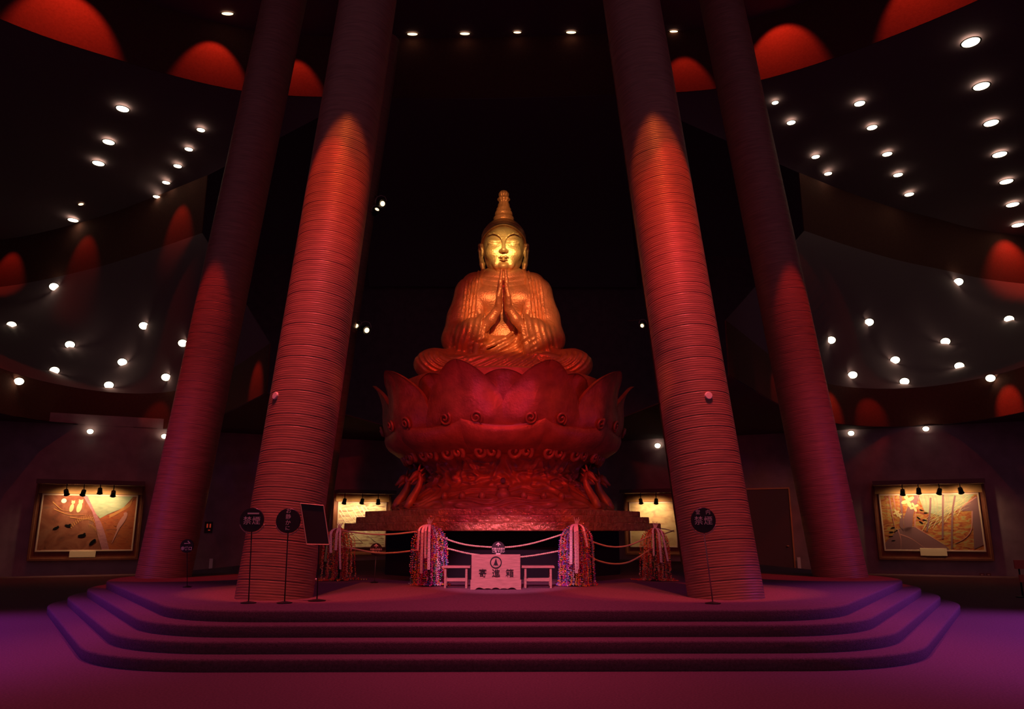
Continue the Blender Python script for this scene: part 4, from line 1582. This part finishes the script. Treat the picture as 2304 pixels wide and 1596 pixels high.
def display(pxl, pxr, pyt, pyb, n, t, c, lab, plab, canvas, lamps, art, hood_top_px, right_side=False, plaque=None, power=60, side_m=.12):
    pxm = (pxl + pxr) / 2
    TL, TR = wall_hit(pxl, (pyt + pyb) / 2, n, c), wall_hit(pxr, (pyt + pyb) / 2, n, c)
    if (TR - TL).dot(t) < 0:
        ex = -t
    else:
        ex = t
    w = (TR - TL).dot(ex)
    mid = (TL + TR) / 2
    zt_, zb_ = wall_hit(pxm, pyt, n, c).z, wall_hit(pxm, pyb, n, c).z
    zh = wall_hit(pxm, hood_top_px, n, c).z
    rz = math.atan2(ex.y, ex.x)
    inn = -n  # towards the hall
    o = thing('display_case', lab, 'display case', (mid.x, mid.y, 0), rz, 'lit display cases on the back walls')
    # local: x along wall, -y towards the viewer
    hw = w / 2
    L0, L1 = -hw - side_m, hw + side_m
    MB().box(L0, L1, -.06, -.005, zb_ - .24, zt_ + .02).build('shaded_panel', 'postwood', o)  # darker wood puts the board's shadow into its colour
    MB().box(L0, L1, -.062, -.005, zt_ + .02, zh).build('header_panel', 'boardwood', o)
    MB().bevbox(L0 - .05, L1 + .05, -.95, 0, zh, zh + .16, .01).build('hood', 'black', o)
    for sx in (L0 - .09, L1):
        MB().bevbox(sx, sx + .09, -.20, 0, zb_ - .24, zh, .01).build('side_post', 'postwood', o)
    MB().bevbox(L0 - .09, L1 + .09, -.20, 0, zb_ - .32, zb_ - .24, .01).build('sill', 'postwood', o)
    # the painting, a thing of its own
    p = thing('painting', plab, 'painting', (mid.x, mid.y, 0), rz, 'large landscape paintings')
    f = .055
    h = zt_ - zb_
    MB().box(-hw + f, hw - f, -.085, -.066, zb_ + f, zt_ - f).build('canvas', canvas, p)
    for a_, b_, c_2, d_2 in ((-hw, hw, zt_ - f, zt_), (-hw, hw, zb_, zb_ + f), (-hw, -hw + f, zb_ + f, zt_ - f), (hw - f, hw, zb_ + f, zt_ - f)):
        MB().bevbox(a_, b_, -.11, -.062, c_2, d_2, .008).build('frame_bar', 'frame', p)
    iw, ih = w - 2 * f, h - 2 * f
    art(p, iw, ih, (zt_ + zb_) / 2)
    if plaque:
        a_, b_ = wall_hit(plaque[0], pyb, n, c), wall_hit(plaque[1], pyb, n, c)
        la, lb = (a_ - mid).dot(ex), (b_ - mid).dot(ex)
        zz0, zz1 = wall_hit(pxm, plaque[3], n, c).z, wall_hit(pxm, plaque[2], n, c).z
        pl = MB().bevbox(la, lb, -.16, -.115, zz0, zz1, .006).build('caption_plaque', 'plaque', o)
        pl['label'] = 'cream caption plaque below the painting'
    out = []
    for (lx, ly, kind, ll) in lamps:
        hit = wall_hit(lx, ly, n, c)
        u = (hit - mid).dot(ex)
        M4 = Matrix.Translation((mid.x, mid.y, 0)) @ Matrix.Rotation(rz, 4, 'Z')
        head = M4 @ Vector((u * .975, -.78, hit.z - .05))
        t_ = thing('picture_light', ll, 'spotlight', head, rz, 'small black spotlights above the paintings')
        MB().tube([(0, 0, .02), (0, 0, zh - head.z + .01)], .016, 8).build('stem', 'blackmetal', t_, True)
        yaw = {'l': -.5, 'r': .5, 'c': 0, 'f': .1}[kind]
        hd = MB().lathe([(.045, .10), (.075, .08), (.085, 0), (.085, -.10), (.105, -.13), (.10, -.135), (.08, -.12), (.02, -.10)], 20).build('lamp_head', 'blackmetal', t_, True, auto=40)
        hd.rotation_euler = (.62, yaw * .5, 0)
        gl = MB().lathe([(.001, -.115), (.06, -.116), (.06, -.11), (.001, -.105)], 16).build('bulb', 'lampglow_small', hd, True)
        sp2 = bpy.data.lights.new('picture_beam', 'SPOT')
        sp2.energy = power
        sp2.color = (1.0, 0.62, 0.30)
        sp2.spot_size = R_(150)
        sp2.spot_blend = .9
        sp2.shadow_soft_size = .05
        so = bpy.data.objects.new('picture_beam', sp2)
        COL.objects.link(so)
        so.parent = t_
        so.location = (0, .12, -.12)
        so.rotation_euler = (.85, yaw * .3, 0)


def artA(p, w, h, zc):
    def X(u):
        return -w / 2 + u * w

    def Z(v):
        return zc + h / 2 - v * h
    y = -.088
    # u,v measured on the picture: left/top = 0
    mb = MB()
    flat(mb, [(X(.405), Z(0)), (X(.96), Z(0)), (X(.86), Z(.22)), (X(.70), Z(.34)), (X(.62), Z(.42)), (X(.55), Z(.30))], y - .006)
    mb.build('sky_patch', 'skyA', p)
    mb = MB()
    flat(mb, [(X(.55), Z(.46)), (X(.72), Z(.34)), (X(.90), Z(.20)), (X(1), Z(.02)), (X(1), Z(1)), (X(.70), Z(1))], y - .004)
    mb.build('red_ground', 'canvasA2', p)
    mb = MB()
    flat(mb, [(X(.41), Z(0)), (X(.455), Z(0)), (X(.56), Z(.30)), (X(.64), Z(.5)), (X(.70), Z(.72)), (X(.76), Z(1)), (X(.68), Z(1)), (X(.62), Z(.75)), (X(.575), Z(.5)), (X(.53), Z(.3))], y - .012)
    mb.build('painted_trunk', 'trunk', p)
    mb = MB()
    flat(mb, blob(X(.215), Z(.10), .085, .085), y - .014)
    mb.build('painted_moon', 'paintW', p)
    for cx_, cz_, s in ((.305, .20, .8), (.385, .19, 1.0)):
        mb = MB()
        flat(mb, blob(X(cx_), Z(cz_ + .03), .085 * s, .19 * s, rot=-.15), y - .014)
        flat(mb, blob(X(cx_ + .01), Z(cz_ - .075), .075 * s, .075 * s), y - .016)
        for e in (-1, 1):
            flat(mb, [(X(cx_ + .01) + e * .07 * s, Z(cz_ - .075) + .10 * s), (X(cx_ + .01) + e * .02 * s, Z(cz_ - .075) + .06 * s), (X(cx_ + .01) + e * .07 * s, Z(cz_ - .075) + .02)], y - .016)
        mb.build('painted_owl', 'paintY', p)
    mb = MB()
    for base in ((.10, .12, .30, .30), (.12, .25, .45, .36), (.30, .40, .62, .36)):
        stroke(mb, [(X(base[0]), Z(base[1])), (X((base[0] + base[2]) / 2), Z((base[1] + base[3]) / 2 + .05)), (X(base[2]), Z(base[3]))], .035, y - .010)
    mb.build('painted_branch', 'paintO', p)
    mb = MB()
    for k in range(17):
        q = k / 16
        ax, az = .33 + .27 * q, .60 - .16 * math.sin(q * math.pi * .9)
        dx = -.035 + .05 * q
        stroke(mb, [(X(ax), Z(az)), (X(ax + dx * .6), Z(az - .05)), (X(ax + dx * .7 + .01), Z(az - .10 + .1 * abs(q - .5)))], .028, y - .012)
        if k % 2:
            stroke(mb, [(X(.50 + .14 * q), Z(.52 + .2 * q * q)), (X(.52 + .14 * q), Z(.60 + .25 * q * q))], .022, y - .012)
    mb.build('painted_fern', 'paintO', p)
    for cx_, cz_, s, r in ((.17, .60, .62, .4), (.29, .56, .62, -.3), (.45, .74, .8, .1), (.57, .86, .85, .9)):
        mb = MB()
        flat(mb, blob(X(cx_), Z(cz_), .17 * s, .07 * s, rot=r), y - .014)
        flat(mb, blob(X(cx_) + .08 * s, Z(cz_) + .06 * s, .08 * s, .05 * s, rot=r + .8), y - .015)
        mb.build('painted_dark_bird', 'paintD', p)
    mb = MB()
    flat(mb, blob(X(.865), Z(.47), .085, .33, rot=-.45), y - .014)
    flat(mb, blob(X(.895), Z(.33), .07, .06), y - .015)
    stroke(mb, [(X(.84), Z(.58)), (X(.80), Z(.78)), (X(.78), Z(.88))], .07, y - .013)
    mb.build('painted_pink_bird', 'paintP', p)
    mb = MB()
    flat(mb, blob(X(.80), Z(.52), .09, .09), y - .012)
    mb.build('painted_fruit', 'canvasA2', p)
    mb = MB()
    for k in range(4):
        stroke(mb, [(X(.72), Z(.36 + .015 * k)), (X(.82), Z(.27 + .012 * k)), (X(.93), Z(.12 + .02 * k)), (X(.96), Z(.02))], .035, y - .010)
    mb.build('painted_feathers', 'paintO', p)


def artB(p, w, h, zc):
    def X(u):
        return -w / 2 + u * w

    def Z(v):
        return zc + h / 2 - v * h
    y = -.088
    sk = MB()
    flat(sk, [(X(.40), Z(0)), (X(.97), Z(0)), (X(.85), Z(.22)), (X(.62), Z(.40)), (X(.45), Z(.30))], y - .004)
    sk.build('light_patch', 'skyA', p)
    for P in ([(.36, 0), (.42, 0), (.33, .35), (.29, .70), (.22, .72), (.22, .45), (.28, .22)],
              [(.0, .88), (.16, .62), (.33, .58), (.62, .92), (.66, 1.0), (0, 1.0)],
              [(.97, .04), (1, .04), (1, .9), (.90, .98), (.92, .60), (.93, .30), (.80, .30)],
              [(.17, .55), (.20, .35), (.205, 0), (.235, 0), (.22, .40), (.21, .7)]):
        mb = MB()
        flat(mb, [(X(u), Z(v)) for u, v in P], y - .008)
        mb.build('painted_root', 'paintV', p)
    mb = MB()
    for P in ([(.33, .58), (.45, .72), (.62, .92)], [(.93, .30), (.90, .62), (.83, .78), (.72, .88)], [(.15, .62), (.17, .80), (.16, 1.0)],
              [(.17, .72), (.28, .80), (.42, .98)], [(.99, .05), (.84, .22), (.78, .32)], [(.33, .60), (.36, .30), (.43, 0)], [(.10, 0), (.11, .4), (.13, .7)], [(.14, 0), (.15, .3)]):
        stroke(mb, [(X(u), Z(v)) for u, v in P], .045, y - .012)
    mb.build('painted_root_edge', 'paintP', p)
    mb = MB()
    for P in ([(.78, .02), (.73, .35), (.68, .98)], [(.66, 0), (.63, .40), (.60, .80)], [(.53, .05), (.50, .35), (.45, .66)]):
        stroke(mb, [(X(u), Z(v)) for u, v in P], .06, y - .012, False)
    mb.build('painted_vine', 'paintV', p)
    mb = MB()
    rg = random.Random(9)
    for k in range(16):
        u0 = .05 + .9 * rg.random()
        stroke(mb, [(X(u0), Z(.01)), (X(u0 + .01), Z(.15)), (X(u0 - .005), Z(.25 + .3 * rg.random()))], .016, y - .009)
    mb.build('painted_rain', 'paintP', p)
    mb = MB()
    for k in range(20):
        q = k / 19
        u0, v0 = .40 + .42 * q, .66 - .36 * q - .05 * math.sin(k * 2.1)
        stroke(mb, [(X(u0), Z(v0)), (X(u0 + .05), Z(v0 - .10)), (X(u0 + .13), Z(v0 - .15))], .020, y - .010)
        stroke(mb, [(X(u0 + .02), Z(v0 - .14)), (X(u0 + .08), Z(v0 - .22)), (X(u0 + .15), Z(max(.02, v0 - .24)))], .014, y - .010)
    mb.build('painted_fronds', 'paintY', p)
    for cx_, cz_, s in ((.29, .10, 1.2), (.35, .22, .8), (.155, .32, .6), (.185, .37, .5)):
        mb = MB()
        for k in range(4):
            a = k * 1.5 + .5
            flat(mb, blob(X(cx_) + .10 * s * math.cos(a), Z(cz_) + .12 * s * math.sin(a), .11 * s, .055 * s, rot=a), y - .014)
        mb.build('painted_butterfly', 'paintY', p)
    mb = MB()
    for cx_, cz_ in ((.08, .68), (.10, .60), (.13, .66), (.07, .76), (.09, .84), (.42, .28), (.46, .33), (.38, .42), (.44, .46), (.40, .5)):
        flat(mb, blob(X(cx_), Z(cz_), .075, .022, 10, rot=-.6 + cx_ * 8), y - .012)
    mb.build('painted_leaves', 'paintD', p)


def artC(p, w, h, zc):
    y = -.088
    mb = MB()
    rg = random.Random(5)
    for k in range(15):
        u = rg.random()
        v = rg.random() * .5
        stroke(mb, [(-w / 2 + u * w * .6, zc + h / 2 - v * h), (-w / 2 + (u * .6 + .16) * w, zc + h / 2 - (v + .25) * h), (-w / 2 + (u * .6 + .36) * w, zc + h / 2 - (v + .45) * h)], .04, y - .008)
    mb.build('painted_sweeps', 'paintW', p)


def artD(p, w, h, zc):
    y = -.088
    mb = MB()
    stroke(mb, [(-w * .35, zc - h * .10), (-w * .1, zc - h * .12), (w * .2, zc - h * .09), (w * .46, zc - h * .16)], .03, y - .008, False)
    stroke(mb, [(-w * .1, zc - h * .3), (w * .2, zc - h * .22), (w * .46, zc - h * .13)], .03, y - .008, False)
    mb.build('painted_line', 'paintV', p)


display(87, 305, 1113, 1241, nL, tL, cL, 'lit display case around the painting with owls at far left', 'large painting of two owls, a pale moon and a pink tree trunk',
        'canvasA', [(151, 1106, 'l', 'black spotlight, leftmost of four above the owl painting'), (190, 1107, 'r', 'black spotlight, second of four above the owl painting'),
                    (227, 1103, 'c', 'black square-looking spotlight, third above the owl painting'), (257, 1109, 'f', 'black spotlight, rightmost of four above the owl painting')],
        artA, 1093, plaque=(157, 216, 1240, 1254), power=40)
display(1983, 2210, 1111, 1241, nR, tR, cR, 'lit display case around the jungle painting at far right', 'large painting of jungle roots and vines with pale butterflies',
        'canvasB', [(2028, 1106, 'f', 'black spotlight, leftmost of four above the jungle painting'), (2064, 1103, 'c', 'black spotlight, second of four above the jungle painting'),
                    (2111, 1104, 'r', 'black spotlight, third of four above the jungle painting'), (2158, 1102, 'l', 'black spotlight, rightmost of four above the jungle painting')],
        artB, 1092, plaque=(2070, 2130, 1234, 1251), power=40)
display(757, 867, 1130, 1232, nL, tL, cL, 'lit display case left of the pedestal, partly behind the slabs', 'pale painting of sweeping diagonal strokes left of the pedestal',
        'canvasC', [(764, 1126, 'f', 'black spotlight, left one above the pale sweeping painting'), (804, 1126, 'c', 'black spotlight, middle one above the pale sweeping painting'),
                    (840, 1127, 'l', 'black spotlight, right one above the pale sweeping painting')], artC, 1113, power=42, side_m=.12)
display(1418, 1524, 1130, 1232, nR, tR, cR, 'lit display case right of the pedestal, cut by the pillar', 'sand-coloured painting with a thin line, right of the pedestal',
        'canvasD', [(1452, 1126, 'f', 'black spotlight, left one above the sand-coloured painting'), (1487, 1126, 'r', 'black spotlight beside the pillar above the sand-coloured painting')],
        artD, 1111, power=45, side_m=.12)

# ------------------------------------------------------------------ door and small things on the right back wall
d0, d1 = wall_hit(1655, 1190, nR, cR), wall_hit(1781, 1190, nR, cR)
exr = -tR if (d1 - d0).dot(tR) < 0 else tR
wd = (d1 - d0).dot(exr)
mid = (d0 + d1) / 2
ztop = wall_hit(1718, 1102, nR, cR).z
dr = thing('door_1', 'x', 'door', (mid.x, mid.y, 0), math.atan2(exr.y, exr.x))
for k in ('label', 'category'):
    del dr[k]
dr['kind'] = 'structure'
MB().box(-wd / 2, wd / 2, -.06, 0, 0, ztop).build('door_panel', 'black', dr)
o = MB().bevbox(-wd / 2 - .05, wd / 2 + .05, -.12, -.02, ztop, ztop + .06, .01).build('door_trim', 'doortrim', dr)
MB().bevbox(wd / 2, wd / 2 + .06, -.12, -.02, 0, ztop, .01).build('door_trim', 'doortrim', dr)
MB().bevbox(-wd / 2 - .06, -wd / 2, -.12, -.02, 0, ztop, .01).build('door_trim', 'doortrim', dr)
o = MB().lathe([(.001, -.03), (.05, -.02), (.05, .02), (.001, .03)], 14).build('handle', 'doortrim', dr, True)
o.location = (wd / 2 - .18, -.12, wall_hit(1775, 1229, nR, cR).z)


def post(px, pt, pb, n, c, lab, wpx):
    a = wall_hit(px, pb, n, c)
    a = a - n * .35
    zt_ = wall_hit(px, pt, n, c).z
    z0 = max(0.0, wall_hit(px, pb, n, c).z)
    w = wpx / FPX * (a - EYE).dot(FW)
    t = thing('white_post', lab, 'post', (a.x, a.y, 0), 0, 'short white posts near the back wall')
    MB().bevbox(-w / 2, w / 2, -.03, .03, 0, zt_, .008).build('panel', 'white', t)
    MB().bevbox(-w / 2 - .04, w / 2 + .04, -.08, .08, 0, .02, .006).build('foot', 'blackmetal', t)


post(471, 1257, 1291, nL, cL, 'short white post between the two left pillars', 8)
post(1701, 1253, 1285, nR, cR, 'short white post just right of the near right pillar', 6)
post(1801, 1254, 1288, nR, cR, 'short white post left of the far right pillar foot', 8)


def wall_sign(px, py, n, c, w, h, lab, items, name='wall_sign'):
    a = wall_hit(px, py, n, c)
    e = Vector((-n.y, n.x, 0))
    if e.x < 0:
        e = -e
    t = thing(name, lab, 'sign', (a.x, a.y, a.z), math.atan2(e.y, e.x))
    MB().bevbox(-w / 2, w / 2, -.03, -.002, -h / 2, h / 2, .006).build('plate', 'signblack', t)
    for it in items:
        if it[0] == 'BOX':
            _, x, z, ww, hh = it
            MB().bevbox(x - ww / 2, x + ww / 2, -.036, -.031, z - hh / 2, z + hh / 2, .003).build('mark', 'redtext', t)
        else:
            text(it[0], 'lettering', 'redtext', t, (it[1], -.034, it[2]), it[3], .003, bold=.008)


wall_sign(469, 1187, nL, cL, .30, .44, 'dark wall sign with two short red vertical bars, above the left white post', [('BOX', -.05, .06, .05, .15), ('BOX', .06, .06, .05, .15), ('BOX', .03, -.11, .08, .03)])
for px, lb in ((2210, 'left'), (2225, 'right')):
    a = wall_hit(px, 1297, nR, cR)
    t = thing('wall_glyph', 'tiny dim wall socket plate below the jungle painting, the %s of two' % lb, 'glyph', (a.x, a.y, a.z), math.atan2(exr.y, exr.x))  # made-up plate standing in for a small dim character
    MB().bevbox(-.07, .07, -.02, 0, -.10, .10, .006).build('plate', 'postwood', t)
    for zz in (-.05, .05):
        MB().bevbox(-.04, .04, -.028, -.018, zz - .025, zz + .025, .004).build('glyph_mark', 'frame', t)
# red-lit notice stand at the right edge
f = at_height(2303, 1345, 0)
ns = thing('notice_stand', 'red-lit notice stand cut by the right edge of the picture', 'notice stand', (f.x, f.y, 0))
M['redlit'] = mat('red_lit_board', (0.62, 0.12, 0.07), 0.6, emit=None)  # red light on the stand painted into the board colour
zz = at_depth(2303, 1271, f.y).z
MB().bevbox(-.13, .16, -.03, 0, zz - .10, zz + .11, .008).build('panel', 'redlit', ns)
MB().tube([(0, .02, .02), (0, .02, zz)], .02, 8).build('post', 'blackmetal', ns, True)
MB().lathe([(.16, 0), (.16, .02), (.04, .04), (.02, .05)], 24).build('base', 'blackmetal', ns, True, auto=40)
MB().bevbox(-.06, .12, -.05, -.01, zz - .42, zz - .24, .01).build('leaflet_tray', 'redlit', ns)


# ------------------------------------------------------------------ stage lights clamped to the rear left pillar
def stage_light(px, py, Y, aim, lab, s=1.0):
    p = at_depth(px, py, Y)
    t = thing('stage_light', lab, 'spotlight', p, 0, 'stage lights on the rear left pillar')
    q = (Vector(aim) - p).to_track_quat('-Z', 'Y').to_euler()
    h = MB().lathe([(.05 * s, .20 * s), (.10 * s, .17 * s), (.12 * s, .05 * s), (.13 * s, -.12 * s), (.15 * s, -.14 * s), (.14 * s, -.15 * s), (.11 * s, -.12 * s), (.01, -.10 * s)], 20).build('lamp_head', 'blackmetal', t, True, auto=40)
    h.rotation_euler = q
    MB().lathe([(.001, -.125 * s), (.08 * s, -.122 * s), (.085 * s, -.115 * s), (.001, -.11 * s)], 18).build('lens', 'lampglow_small', h, True)
    MB().tube([(-.17 * s, 0, 0), (-.18 * s, 0, .12 * s), (-.12 * s, 0, .24 * s), (0, 0, .28 * s), (.12 * s, 0, .24 * s), (.18 * s, 0, .12 * s), (.17 * s, 0, 0)], .014, 6).build('yoke', 'metal', t, True)
    MB().tube([(0, 0, .28 * s), (-.05, .1, .30 * s), (-.45, .25, .30 * s)], .018, 6).build('clamp_arm', 'metal', t, True)


stage_light(857, 458, 23.3, (1.0, 17.5, 9.0), 'small stage light glowing gold beside the near left pillar, upper group, right one')
stage_light(846, 476, 23.4, (-2, 20, 14.0), 'dark stage light below the glowing one in the upper group', .8)
stage_light(822, 742, 23.9, (0.5, 17.5, 4.5), 'small stage light glowing gold in the lower group beside the near left pillar')
stage_light(804, 736, 24.0, (-6, 18, 9), 'dark stage light touching the pillar edge in the lower group', .8)
stage_light(758, 988, 24.4, (-6, 19, 4.4), 'dark stage light low beside the near left pillar', .7)

stage_light(1447, 732, 24.0, (-0.5, 17.5, 4.5), 'small glowing stage light peeking out left of the near right pillar', .7)
